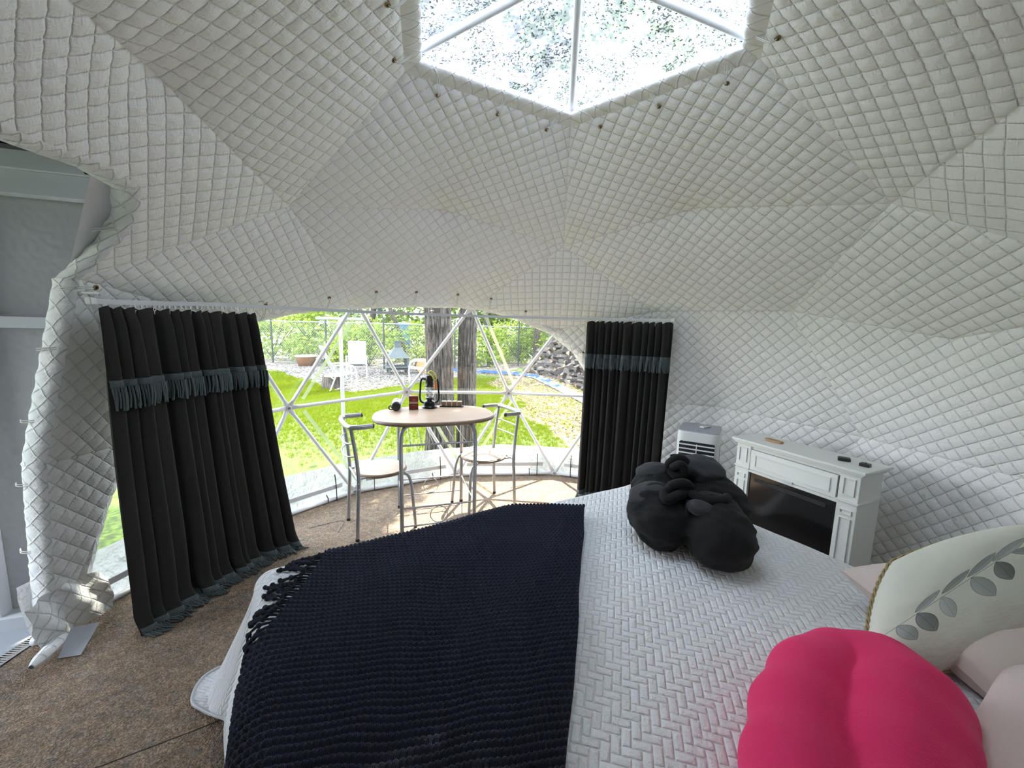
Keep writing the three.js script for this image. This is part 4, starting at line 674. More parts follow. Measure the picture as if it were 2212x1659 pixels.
// ---------------------------------------------------------------- air conditioner, mantel fireplace and what lies on them
const acWhite = mat(lin(0.72, 0.73, 0.74), 0.42, { name: 'white appliance plastic' });
{
  const t = thing('air_conditioner', 'white portable air conditioner with dark front louvres, between curtain and mantel', 'air conditioner', [1.17, 0, -1.64], -0.423);
  const W = 0.3, D = 0.34, H = 0.775, shell = (w, d, r) => ring(64, (a) => { const c = Math.cos(a), s = Math.sin(a), e = 0.26; return [Math.sign(c) * Math.abs(c) ** e * w / 2, Math.sign(s) * Math.abs(s) ** e * d / 2]; });
  const hull = new THREE.Shape(shell(W, D).map((p) => new THREE.Vector2(...p)));
  const body = new THREE.ExtrudeGeometry(hull, { depth: H - 0.06, bevelEnabled: true, bevelSize: 0.004, bevelThickness: 0.008, bevelSegments: 3 }).rotateX(-Math.PI / 2).translate(0, 0.045, 0);
  obj('cabinet', body, acWhite, t);
  obj('top_panel', topOf(shell(W - 0.006, D - 0.006), H, 0.014, 0.004), mat(lin(0.36, 0.39, 0.42), 0.4), t);
  obj('display', box(0.022, 0.001, 0.007, 0, H + 0.0005, D / 2 - 0.045, 0.0004), blackCap, t);
  for (const x of [-0.07, -0.045, 0.03, 0.052, 0.074]) obj('button', new THREE.CylinderGeometry(0.004, 0.004, 0.001, 12).translate(x, H + 0.0005, D / 2 - 0.045), mat(lin(0.28, 0.3, 0.32), 0.5), t);
  const z = D / 2 + 0.004, vent = obj('outlet', extrude([[-0.122, 0.545], [0.122, 0.545], [0.128, 0.551], [0.128, 0.682], [0.12, 0.69], [-0.12, 0.69], [-0.128, 0.682], [-0.128, 0.551]], 0.004, 0.001).translate(0, 0, z - 0.002), blackCap, t);
  for (const y of [0.566, 0.6, 0.634, 0.668]) obj('louvre', at(box(0.258, 0.003, 0.02, 0, 0, 0, 0.001), 0, y, z + 0.008, 0.35), acWhite, vent);
  obj('louvre_bar', box(0.007, 0.12, 0.006, 0, 0.617, z + 0.006, 0.002), acWhite, vent);
  obj('panel_line', box(W - 0.03, 0.002, 0.001, 0, 0.5, z, 0.0004), mat(lin(0.25, 0.26, 0.27), 0.7), t);
  obj('side_grille', Array.from({ length: 9 }, (_, i) => at(box(0.002, 0.006, 0.08, 0, 0, 0, 0.001), W / 2 + 0.004, 0.38 + i * 0.03, -0.06, 0.6)), mat(lin(0.2, 0.21, 0.23), 0.6), t);
  for (const sx of [-1, 1]) for (const sz of [-1, 1]) obj('castor', new THREE.CylinderGeometry(0.02, 0.02, 0.02, 16).rotateZ(Math.PI / 2).translate(sx * 0.11, 0.02, sz * 0.12), blackCap, t);
  const r = thing('remote_control', 'white remote control lying on the air conditioner', 'remote control', [1.215, 0.777, -1.655], -0.95);
  obj('case', box(0.042, 0.014, 0.1, 0, 0.007, 0, 0.006, 3), acWhite, r); obj('screen', box(0.03, 0.001, 0.028, 0, 0.0145, -0.026, 0.0004), mat(lin(0.3, 0.33, 0.3), 0.25), r); obj('keypad', [[-0.01, 0.006], [0.01, 0.006], [-0.01, 0.024], [0.01, 0.024]].map(([x, z]) => box(0.01, 0.002, 0.009, x, 0.0145, z, 0.0008)), mat(lin(0.5, 0.28, 0.26), 0.5), r);
}
{
  // local x along the front from left to right, z forward
  const fx = V(0.42, 0, 0.71).normalize(), turn = Math.atan2(-fx.z, fx.x), Wd = 0.83, Dp = 0.3, H = 0.8, fz = V(-fx.z, 0, fx.x), mid = V(1.49, 0, -0.945).addScaledVector(fz, -Dp / 2);
  const t = thing('fireplace_mantel', 'white panelled mantel with a black electric fire and one wide drawer', 'fireplace', [mid.x, 0, mid.z], turn);
  const paint = mat(lin(0.72, 0.73, 0.7), 0.5, { name: 'white lacquer' }), fire = phys(lin(0.006, 0.006, 0.007), 0.12, { clearcoat: 0.6, clearcoatRoughness: 0.1 }), dark = mat(lin(0.012, 0.012, 0.012), 0.7);
  const w = Wd - 0.06, fzz = Dp / 2 - 0.03;
  obj('top_board', box(Wd, 0.018, Dp, 0, H - 0.009, 0, 0.004), paint, t);
  obj('cornice', [box(Wd - 0.02, 0.01, Dp - 0.016, 0, H - 0.023, 0, 0.003), box(Wd - 0.04, 0.012, Dp - 0.034, 0, H - 0.034, 0, 0.004)], paint, t);
  for (const s of [-1, 1]) {
    const p = obj('pilaster', [box(0.105, H - 0.04, Dp - 0.06, s * (w / 2 - 0.0525), (H - 0.04) / 2, -0.0, 0.003)], paint, t), x = s * (w / 2 - 0.0525);
    const frame = (y0, y1) => [box(0.062, 0.006, 0.008, x, y1, fzz + 0.003, 0.001), box(0.062, 0.006, 0.008, x, y0, fzz + 0.003, 0.001), box(0.006, y1 - y0, 0.008, x - 0.028, (y0 + y1) / 2, fzz + 0.003, 0.001), box(0.006, y1 - y0, 0.008, x + 0.028, (y0 + y1) / 2, fzz + 0.003, 0.001)];
    obj('panel_moulding', [...frame(0.635, 0.735), ...frame(0.52, 0.545), ...frame(0.09, 0.495)], paint, p);
    obj('ledge', [box(0.118, 0.014, Dp - 0.046, x, 0.595, 0.002, 0.004)], paint, p);
    obj('plinth', box(0.118, 0.07, Dp - 0.046, x, 0.035, 0.002, 0.004), paint, p);
  }
  obj('apron', [box(w - 0.2, 0.02, Dp - 0.07, 0, 0.58, 0.003, 0.002), box(w - 0.2, 0.03, Dp - 0.08, 0, 0.752, 0, 0.002), box(w - 0.2, 0.07, Dp - 0.07, 0, 0.035, 0.002, 0.002)], paint, t);
  const dr = obj('drawer', [box(w - 0.224, 0.142, 0.02, 0, 0.664, fzz - 0.006, 0.002)], paint, t), dw = w - 0.3;
  obj('drawer_gap', box(w - 0.21, 0.152, 0.01, 0, 0.664, fzz - 0.016, 0.001), dark, t);
  obj('drawer_moulding', [box(dw, 0.007, 0.008, 0, 0.705, fzz + 0.006, 0.001), box(dw, 0.007, 0.008, 0, 0.623, fzz + 0.006, 0.001), box(0.007, 0.088, 0.008, -dw / 2, 0.664, fzz + 0.006, 0.001), box(0.007, 0.088, 0.008, dw / 2, 0.664, fzz + 0.006, 0.001)], paint, dr);
  obj('pull', box(0.06, 0.012, 0.014, 0, 0.596, fzz + 0.009, 0.003), mat(lin(0.6, 0.61, 0.62), 0.3), dr);
  const f = obj('firebox', [box(w - 0.2, 0.5, 0.012, 0, 0.32, fzz - 0.05, 0.002)], fire, t);
  obj('glass', box(w - 0.216, 0.49, 0.005, 0, 0.32, fzz - 0.02, 0.001), fire, f);
  obj('heater_slot', [box(w * 0.6, 0.026, 0.006, -0.01, 0.522, fzz - 0.0165, 0.001)], dark, f);
  obj('slot_grille', Array.from({ length: 3 }, (_, i) => box(w * 0.58, 0.003, 0.004, -0.01, 0.513 + i * 0.009, fzz - 0.012, 0.001)), mat(lin(0.03, 0.03, 0.03), 0.4), f);
  obj('back_board', box(w - 0.01, H - 0.05, 0.01, 0, H / 2, -Dp / 2 + 0.04, 0.002), paint, t);
  const on = (x, z) => [mid.x + fx.x * x + fz.x * z, H + 0.0005, mid.z + fx.z * x + fz.z * z];
  const coaster = thing('wooden_dish', 'small oval wooden dish on the left half of the mantel', 'dish', on(-0.2, 0.0), turn - 0.05);
  const oval = (k) => ring(48, (a) => { const c = Math.cos(a), s = Math.sin(a); return [Math.sign(c) * Math.abs(c) ** 0.6 * (0.062 - k), Math.sign(s) * Math.abs(s) ** 0.8 * (0.026 - k)]; });
  obj('dish', extrude(oval(0.002), 0.011, 0.002, [ring(28, (a) => [Math.cos(a) * 0.022 - 0.012, Math.sin(a) * 0.013])]).rotateX(-Math.PI / 2).translate(0, 0.002, 0), mat(lin(0.42, 0.25, 0.13), 0.55), coaster); obj('hollow', new THREE.CylinderGeometry(0.023, 0.023, 0.004, 28).scale(1, 1, 0.6).translate(-0.012, 0.003, 0), mat(lin(0.33, 0.19, 0.1), 0.6), coaster);
  const cb = thing('black_case', 'small black case with rounded edges on the right part of the mantel', 'case', on(0.235, 0.005), turn + 0.5); obj('shell', box(0.062, 0.02, 0.05, 0, 0.01, 0, 0.006, 3), mat(lin(0.02, 0.018, 0.018), 0.45), cb); obj('lid_line', box(0.0625, 0.0012, 0.0505, 0, 0.013, 0, 0.0004), dark, cb);
  const sq = thing('black_speaker_cube', 'square black gadget with a raised button at the right end of the mantel', 'gadget', on(0.345, 0.01), turn + 0.1); obj('body', box(0.048, 0.019, 0.04, 0, 0.0095, 0, 0.004, 3), mat(lin(0.012, 0.012, 0.012), 0.35), sq); obj('button', new THREE.CylinderGeometry(0.008, 0.009, 0.005, 18).translate(0, 0.021, 0), mat(lin(0.05, 0.05, 0.05), 0.3), sq);
}
{
  const t = thing('fire_extinguisher', 'small red fire extinguisher with black valve behind the bed by the right curtain', 'fire extinguisher', [0.93, 0, -1.72], 0.5);
  obj('cylinder', lathe([[0.001, 0], [0.045, 0], [0.05, 0.01], [0.05, 0.28], [0.046, 0.31], [0.03, 0.335], [0.016, 0.345], [0.016, 0.36], [0.001, 0.36]], 28), mat(lin(0.42, 0.01, 0.008), 0.35), t);
  obj('valve', [box(0.03, 0.03, 0.03, 0, 0.375, 0, 0.005), at(box(0.016, 0.01, 0.11, 0, 0, 0, 0.003), 0, 0.41, 0.03, 0.25), at(box(0.016, 0.008, 0.1, 0, 0, 0, 0.003), 0, 0.388, 0.035, -0.1)], blackCap, t);
  obj('hose', tube([[0.015, 0.375, 0], [0.05, 0.37, 0.01], [0.068, 0.3, 0.01], [0.064, 0.16, 0.005]], 0.008, 24, 8), blackCap, t);
  obj('gauge', new THREE.CylinderGeometry(0.012, 0.012, 0.01, 18).rotateX(Math.PI / 2).translate(0, 0.375, 0.02), mat(lin(0.5, 0.5, 0.5), 0.3), t);
}

// ---------------------------------------------------------------- the yard outside the window
const yardZone = (x, z) => {   // 0 lawn, 1 wood chips, 2 dry ground
  const n = 0.35 * N3(x * 0.9, z * 0.9, 3) + 0.2 * N3(x * 2.7, z * 2.7, 4);
  const edge = x < -4.85 ? -7.5 + (x + 4.85) * 0.805 : -7.5 - (x + 4.85) * 2.2;
  if (z + n < edge) return 1;
  const f = [[-2, 0.7], [-4.3, 0.15], [-5.9, -0.55], [-8.5, -1.35], [-11.3, -2.0], [-14, -3.2]]; let lim = 0.7; for (let i = 0; i < f.length - 1; i++) if (z <= f[i][0] && z > f[i + 1][0]) lim = lerp(f[i][1], f[i + 1][1], (z - f[i][0]) / (f[i + 1][0] - f[i][0]));
  return x + n * 1.3 > lim ? 2 : 0;
};
{
  const S = 2048, X0 = -17, X1 = 7, Z0 = -21, Z1 = 3, a = tileNoise(131, 256), b = tileNoise(132, 64);
  const ground = texture(S, S, (i, j) => {
    const x = lerp(X0, X1, i / S), z = lerp(Z0, Z1, j / S), k = a(i / 2, j / 2), m = b(i / 32, j / 32), w = a(i / 5, j / 5), zone = yardZone(x, z);
    if (zone === 1) { const v = 0.26 + 0.24 * Math.pow(k * 0.6 + w * 0.4, 1) + 0.1 * m; return w < 0.3 ? [v * 0.55, v * 0.45, v * 0.36] : [v, v * 0.93, v * 0.85]; }
    if (zone === 2) { const v = 0.3 + 0.28 * (k * 0.5 + w * 0.5); return m > 0.62 ? [v * 0.72, v * 0.78, v * 0.3] : [v, v * 0.86, v * 0.66]; }
    const v = 0.72 + 0.5 * (k - 0.5); return [0.36 * v, 0.45 * v, 0.07 * v];
  }, true);
  const yard = structure('yard_ground'), g = new THREE.PlaneGeometry(X1 - X0, Z1 - Z0, 40, 40).rotateX(-Math.PI / 2).translate((X0 + X1) / 2, GY, (Z0 + Z1) / 2), uv = g.attributes.uv, p = g.attributes.position;
  for (let i = 0; i < p.count; i++) uv.setXY(i, (p.getX(i) - X0) / (X1 - X0), (p.getZ(i) - Z0) / (Z1 - Z0));
  obj('soil', g, mat(0xffffff, 0.95, { map: ground, name: 'yard soil' }), yard);
  const far = obj('meadow', new THREE.CircleGeometry(90, 60).rotateX(-Math.PI / 2).translate(0, GY - 0.04, 0), mat(lin(0.12, 0.17, 0.035), 1), yard);
}
function instanced(name, geometry, m, list, parent, label, category) {   // list of [Matrix4, Color]
  const o = new THREE.InstancedMesh(geometry, m, list.length); list.forEach(([x, c], i) => { o.setMatrixAt(i, x); if (c) o.setColorAt(i, c); });
  o.name = parent === scene ? numbered(name) : name; o.userData.kind = 'stuff'; o.castShadow = o.receiveShadow = true; if (label) tag(o, label, category); parent.add(o); return o;
}
const Mx = (p, e, s) => M4().compose(p, new THREE.Quaternion().setFromEuler(new THREE.Euler(...e)), s.isVector3 ? s : V(s, s, s));
{
  const r = rng(201), blades = [];
  for (let i = 0; i < 7; i++) { const a = r() * 6.28, l = 0.05 + r() * 0.035, d = 0.02 + r() * 0.03, w = 0.0032, ox = (r() - 0.5) * 0.05, oz = (r() - 0.5) * 0.05, dx = Math.cos(a), dz = Math.sin(a); const g = new THREE.BufferGeometry(); const q = (t, s) => [ox + dx * d * t * t - dz * w * s * (1 - t), l * t, oz + dz * d * t * t + dx * w * s * (1 - t)]; g.setAttribute('position', new THREE.Float32BufferAttribute([...q(0, -1), ...q(0, 1), ...q(0.55, -1), ...q(0.55, 1), ...q(1, 0)], 3)); g.setIndex([0, 1, 2, 1, 3, 2, 2, 3, 4]); g.computeVertexNormals(); blades.push(flatten(g)); }
  const tuft = mergeGeometries(blades), list = [];
  while (list.length < 90000) { const k = Math.sqrt(r()), z = lerp(-2.55, -12, k * k * 0.6 + r() * 0.4), x = lerp(-9.5 + (z > -5 ? (z + 5) * -1.2 + 2 : 0), 2, r()); if (Math.hypot(x, z) < 2.62) continue; const zone = yardZone(x, z); if (zone === 1 && r() < 0.96) continue; if (zone === 2 && r() < 0.78) continue; const dry = zone === 2 ? 0.5 : 0, v = 0.75 + r() * 0.5; list.push([Mx(V(x, GY, z), [0, r() * 6.28, 0], 0.42 + r() * 0.4), lin((0.125 + 0.1 * dry) * v + r() * 0.02, (0.18 - 0.015 * dry) * v, 0.002 + 0.035 * dry)]); }
  instanced('lawn_grass', tuft, phys(0xffffff, 1, { transmission: 0.25, thickness: 0, specularIntensity: 0.15 }), list, scene, 'bright green lawn grass growing outside the bay window', 'grass');
  const chip = box(0.05, 0.008, 0.018, 0, 0, 0, 0.002, 1), chips = [];
  while (chips.length < 9000) { const x = lerp(-11, -2.6, r()), z = lerp(-7.2, -13, r()); if (yardZone(x, z) !== 1) continue; const v = 0.08 + r() * 0.22; chips.push([Mx(V(x, GY + 0.008 + r() * 0.012, z), [(r() - 0.5) * 0.7, r() * 6.28, (r() - 0.5) * 0.7], 0.7 + r() * 1.1), lin(v, v * 0.92, v * 0.84)]); }
  instanced('wood_chips', chip, mat(0xffffff, 0.9), chips, scene, 'pale wood chips strewn round the white garden chairs', 'mulch');
  const litter = []; while (litter.length < 5200) { const z = lerp(-2.7, -13, r()), x = lerp(-2.5, 1.8, r()); if (yardZone(x, z) !== 2 || Math.hypot(x, z) < 2.6) continue; const v = 0.1 + r() * 0.2; litter.push([Mx(V(x, GY + 0.008 + r() * 0.015, z), [(r() - 0.5) * 0.9, r() * 6.28, (r() - 0.5) * 0.9], 0.5 + r() * 0.8), lin(v, v * 0.8, v * 0.55)]); }
  instanced('leaf_litter', chip, mat(0xffffff, 0.9), litter, scene, 'dry leaf litter and twigs on the bare ground by the firewood', 'leaf litter');
}
// leaves and trunks
const leafGeo = (() => { const g = new THREE.BufferGeometry(); g.setAttribute('position', new THREE.Float32BufferAttribute([0, 0, 0, 0.34, 0.08, 0.45, 0, -0.03, 0.5, -0.34, 0.08, 0.45, 0, -0.1, 1], 3)); g.setIndex([0, 2, 1, 0, 3, 2, 1, 2, 4, 2, 3, 4]); g.computeVertexNormals(); return g; })();
const leafMat = phys(0xffffff, 0.8, { transmission: 0.42, thickness: 0, specularIntensity: 0.4, name: 'leaf' });
const barkTex = (() => { const n = tileNoise(141, 24), m = tileNoise(142, 80); return texture(512, 512, (x, y) => { const k = clamp(0.55 * n(x / 21.3, y / 80) + 0.3 * m(x / 6.4, y / 14) + 0.15 * m(x / 6.4, y / 6.4), 0, 1), v = 0.26 + 0.2 * smooth(0.2, 0.8, k); return [v, v * 0.93, v * 0.86]; }, true); })();
const bark = mat(lin(0.62, 0.6, 0.6), 0.95, { map: barkTex, bumpMap: barkTex, bumpScale: 0.02, name: 'grey bark' });
function trunk(pts, r0, r1, seed, fine = true) {   // furrowed bark: plates between deep upright grooves
  const c = new THREE.CatmullRomCurve3(pts.map((p) => V(...p))), L = c.getLength(), nu = fine ? 150 : 20, nv = fine ? 240 : 24;
  return surface(nu, nv, (u, v) => { const p = c.getPointAt(v), d = c.getTangentAt(v), x = V(1, 0, 0).addScaledVector(d, -d.x).normalize(), y = d.clone().cross(x), a = u * 2 * Math.PI, rr = lerp(r0, r1, v), h = v * L;
    const ca = Math.cos(a), sa = Math.sin(a), w = 0.9 * N3(ca * 1.6, sa * 1.6 + seed, h * 1.6), gr = Math.abs(N3(ca * 5.2 + w * 0.5, sa * 5.2 + seed * 3, h * 1.5 + w)), g2 = Math.abs(N3(ca * 11 + w, sa * 11, h * 5)), furrow = fine ? 0.03 * Math.pow(smooth(0, 0.22, gr), 0.8) + 0.01 * smooth(0, 0.25, g2) - 0.028 : 0.02 * gr;
    const R2 = rr + furrow * Math.min(1, rr / 0.13) + 0.03 * rr * N3(ca, sa + seed, h * 0.7) + 0.16 * rr * Math.exp(-h / 0.18);
    return p.addScaledVector(x, ca * R2).addScaledVector(y, sa * R2).toArray(); }, (u, v) => [u * Math.round(r0 * 2 * Math.PI / 0.5 + 0.5), v * L / 0.6], true);
}
function foliage(seed, count, centre, radii, size, col, clumps, keep) {
  const r = rng(seed), list = [], cl = []; for (let i = 0; i < clumps; i++) { let x, y, z; do { x = r() * 2 - 1; y = r() * 2 - 1; z = r() * 2 - 1; } while (x * x + y * y + z * z > 1 || x * x + y * y + z * z < 0.12); cl.push([centre[0] + x * radii[0], centre[1] + y * radii[1], centre[2] + z * radii[2], (0.5 + r() * 0.6)]); }
  const cr = Math.cbrt(radii[0] * radii[1] * radii[2] / clumps) * 1.1;
  let guard = 0; while (list.length < count && guard++ < count * 6) { const c = cl[Math.floor(r() * clumps)], g = () => (r() + r() + r() - 1.5) * 1.3, p = V(c[0] + g() * cr * c[3], c[1] + g() * cr * c[3] * 0.7, c[2] + g() * cr * c[3]); if (p.y < GY + 0.03 || (keep && !keep(p))) continue; const v = 0.5 + r() * 0.6; list.push([Mx(p, [r() * 2.4 - 0.6, r() * 6.28, r() * 1.6 - 0.8], size * (0.6 + r() * 0.7)), lin(col[0] * v + r() * 0.02, col[1] * v, col[2] * v)]); }
  return list;
}
const sunSpot = (p) => { const k = p.y / SUN.y; return [p.x - SUN.x * k, p.z - SUN.z * k]; };   // where the shadow of p falls on the floor
function tree(name, label, group, pts, r0, r1, seed, leaves, branches = [], fine = false) {
  const t = thing(name, label, 'tree', [0, 0, 0], 0, group); obj('trunk', trunk(pts, r0, r1, seed, fine), bark, t);
  for (const [b, ra, rb] of branches) obj('branch', trunk(b, ra, rb, seed + 5, false), bark, t);
  if (leaves) instanced('foliage', leafGeo, leafMat, leaves, t);
  return t;
}
{
  // the open place in the crown that lets the sun on the carpet by the right chair
  const gap = (p) => { const [x, z] = sunSpot(p), n = 0.25 * N3(p.x * 1.5, p.y * 1.5, p.z * 1.5); return !(x > -1.25 + n && x < 0.75 + n && z > -2.4 && z < -0.85 + n); };
  const roofGap = (p) => { const d = p.clone().sub(V(-0.32, 0.6, 0.95)), k = d.dot(SUN), off = d.addScaledVector(SUN, -k).length(); return off > 0.13; };
  const skyGap = (p) => N3(p.x * 0.8 + 7, p.y * 0.8, p.z * 0.8) < 0.22;
  const keep = (p) => gap(p) && roofGap(p) && p.distanceTo(C) > 3.2 && skyGap(p);
  const b1 = [[[[-1.55, 3.4, -3.3], [-1.2, 4.6, -4.2], [-0.4, 5.6, -5.2], [0.5, 6.6, -5.8]], 0.09, 0.03], [[[-1.6, 3.0, -3.3], [-2.4, 4.2, -3.0], [-3.3, 5.2, -2.2], [-3.9, 6.4, -1.2]], 0.1, 0.03], [[[-1.6, 4.2, -3.35], [-1.0, 5.4, -2.6], [-0.2, 6.2, -1.8], [0.6, 7.2, -1.2]], 0.08, 0.02], [[[-1.7, 5.0, -3.4], [-2.0, 6.2, -4.6], [-1.8, 7.4, -5.6]], 0.07, 0.02], [[[-0.4, 5.6, -5.2], [0.2, 6.0, -4.2], [0.9, 6.4, -3.4]], 0.035, 0.012], [[[-0.6, 5.8, -2.2], [0.3, 5.7, -2.6], [1.2, 6.0, -3.0]], 0.035, 0.01]];
  tree('tree', 'thick trunked tree with furrowed grey bark close outside the window, left trunk of the pair', undefined, [[-1.469, GY - 0.05, -3.227], [-1.462, 0.7, -3.23], [-1.5, 1.8, -3.235], [-1.6, 3.4, -3.3], [-1.7, 5.4, -3.4], [-1.75, 7.4, -3.5]], 0.172, 0.1, 3, foliage(301, 12500, [-1.2, 7.0, -3.6], [3.8, 2.4, 3.6], 0.15, [0.13, 0.2, 0.05], 120, keep), b1, true);
  tree('tree', 'slimmer tree with grey bark close outside the window, right trunk of the pair', undefined, [[-1.195, GY - 0.05, -3.545], [-1.19, 0.7, -3.545], [-1.17, 1.8, -3.55], [-1.0, 3.6, -3.7], [-0.6, 5.6, -4.0], [-0.3, 7.6, -4.4]], 0.122, 0.07, 8, foliage(302, 9500, [0.9, 7.4, -5.6], [3.6, 2.4, 3.4], 0.15, [0.14, 0.21, 0.05], 100, keep), [[[[-0.9, 4.0, -3.75], [0.0, 5.0, -3.6], [1.2, 6.2, -3.2], [2.2, 7.4, -2.8]], 0.07, 0.02], [[[-0.6, 5.6, -4.0], [0.6, 6.4, -5.0], [1.6, 7.4, -6.0]], 0.06, 0.02]], true);
  // trees and shrubs beyond the fence
  const far = [[-6.0, -14.4, -0.75, 0.085, 'thin leaning tree behind the steel fire pit'], [-2.75, -15.6, -0.3, 0.13, 'slender tree seen right of the two near trunks'], [-0.9, -16.6, 0.1, 0.14, 'grey tree behind the left end of the firewood heap'], [-4.4, -17.5, 0.3, 0.2, 'broad tree deep in the hedge left of the near trunks'], [-9.6, -18.5, 0.4, 0.16, 'tree deep in the hedge at the far left of the yard']];
  far.forEach(([x, z, lean, r, label], i) => tree('tree', label, undefined, [[x, GY - 0.05, z], [x + lean * 0.4, 1.2, z], [x + lean, 2.4, z], [x + lean * 1.5, 5.5, z - 0.3]], r, r * 0.6, 20 + i, foliage(310 + i, 2600, [x + lean * 1.3, 5.2, z - 0.3], [2.2, 2.6, 2.0], 0.24, [0.12, 0.19, 0.04], 34), [], false));
  const shrub = (label, c, rad, n, size, col, seed) => { const t = thing('shrub', label, 'shrub'); const r = rng(seed), st = []; for (let i = 0; i < 7; i++) { const a = r() * 6.28; st.push(tube([[c[0], GY, c[2]], [c[0] + Math.cos(a) * rad[0] * 0.3, c[1] * 0.7, c[2] + Math.sin(a) * rad[2] * 0.3], [c[0] + Math.cos(a) * rad[0] * 0.6, c[1] * 1.4, c[2] + Math.sin(a) * rad[2] * 0.6]], 0.015, 8, 5)); } obj('stems', st, bark, t); instanced('foliage', leafGeo, leafMat, foliage(seed, n, c, rad, size, col, Math.round(n / 60)), t); };
  const G1 = [0.3, 0.42, 0.05], G2 = [0.15, 0.24, 0.06], G3 = [0.22, 0.33, 0.05];
  shrub('tall yellow green shrub against the fence at the far left', [-12.6, 1.1, -15.4], [2.2, 1.3, 1.1], 2600, 0.15, G3, 401); shrub('leafy green shrub behind the wicker planter', [-9.9, 1.0, -14.9], [1.8, 1.2, 1.0], 2600, 0.14, G1, 402);
  shrub('rounded bright shrub behind the upright garden chair', [-7.4, 0.8, -13.9], [1.4, 0.9, 0.8], 2200, 0.12, G1, 403); shrub('bright low shrub behind the steel fire pit', [-5.2, 0.7, -14.3], [1.5, 0.9, 0.8], 2400, 0.12, G1, 404);
  shrub('yellow green shrub seen just left of the near trunks', [-3.4, 0.9, -15.3], [1.3, 1.0, 0.9], 2200, 0.13, G1, 405); shrub('bright shrub seen just right of the near trunks', [-1.7, 0.85, -17.4], [1.6, 1.1, 0.9], 2600, 0.14, G1, 406);
  shrub('dark leafy shrub above the far end of the firewood', [0.6, 1.6, -17.6], [2.2, 1.7, 1.0], 2600, 0.17, G2, 407); shrub('dark hedge mass deep behind the fence, left part', [-11, 2.2, -20.5], [5.5, 2.8, 1.6], 5200, 0.26, G2, 408); shrub('dark hedge mass deep behind the fence, right part', [-1.5, 2.2, -21], [5.5, 2.8, 1.6], 5200, 0.26, G2, 409);
  shrub('small sapling shrub in front of the fence left of the fire pit', [-8.2, 0.45, -13.0], [0.6, 0.55, 0.4], 900, 0.09, G1, 410); shrub('tall hedge at the far left edge of the yard', [-17, 1.8, -13], [2.4, 2.4, 3.5], 4200, 0.24, G2, 411); shrub('tall hedge behind the firewood at the right', [4.4, 1.8, -12], [1.6, 2.4, 5], 4200, 0.24, G2, 412);
}
{
  // chain link fence
  const t = thing('chain_link_fence', 'black chain link fence with round posts along the back of the yard', 'fence'), iron = mat(lin(0.035, 0.04, 0.04), 0.55), wireMat = mat(lin(0.3, 0.33, 0.33), 0.5, { metalness: 0.4 });
  const P = [[-14.2, -14.5], [-11.46, -13.87], [-8.87, -13.4], [-6.25, -12.7], [-3.9, -13.9], [-1.62, -16.2], [1.2, -17.4]], H = 1.68, wires = [];
  P.forEach(([x, z], i) => { const p = obj('post', new THREE.CylinderGeometry(0.032, 0.032, H + 0.2, 12).translate(x, GY + (H + 0.2) / 2, z), iron, t); obj('post_cap', new THREE.SphereGeometry(0.038, 12, 8).translate(x, GY + H + 0.2, z), iron, p); if (!i) return; const [ax, az] = P[i - 1], L = Math.hypot(x - ax, z - az); obj('top_rail', rod([ax, GY + H, az], [x, GY + H, z], 0.018), wireMat, t); obj('bottom_wire', rod([ax, GY + 0.06, az], [x, GY + 0.06, z], 0.004), wireMat, t);
    for (const s of [1, -1]) for (let o = -H; o < L; o += 0.105) { const u0 = Math.max(0, o), u1 = Math.min(L, o + H - 0.06); if (u1 <= u0) continue; const y = (u) => (s > 0 ? GY + 0.06 + (u - o) : GY + H - (u - o)), q = (u) => V(lerp(ax, x, u / L), y(u), lerp(az, z, u / L)); wires.push(flatten(rod(q(u0), q(u1), 0.0028, 0.0028, 4))); } });
  obj('wire_mesh', wires, wireMat, t).userData.kind = 'stuff';
}
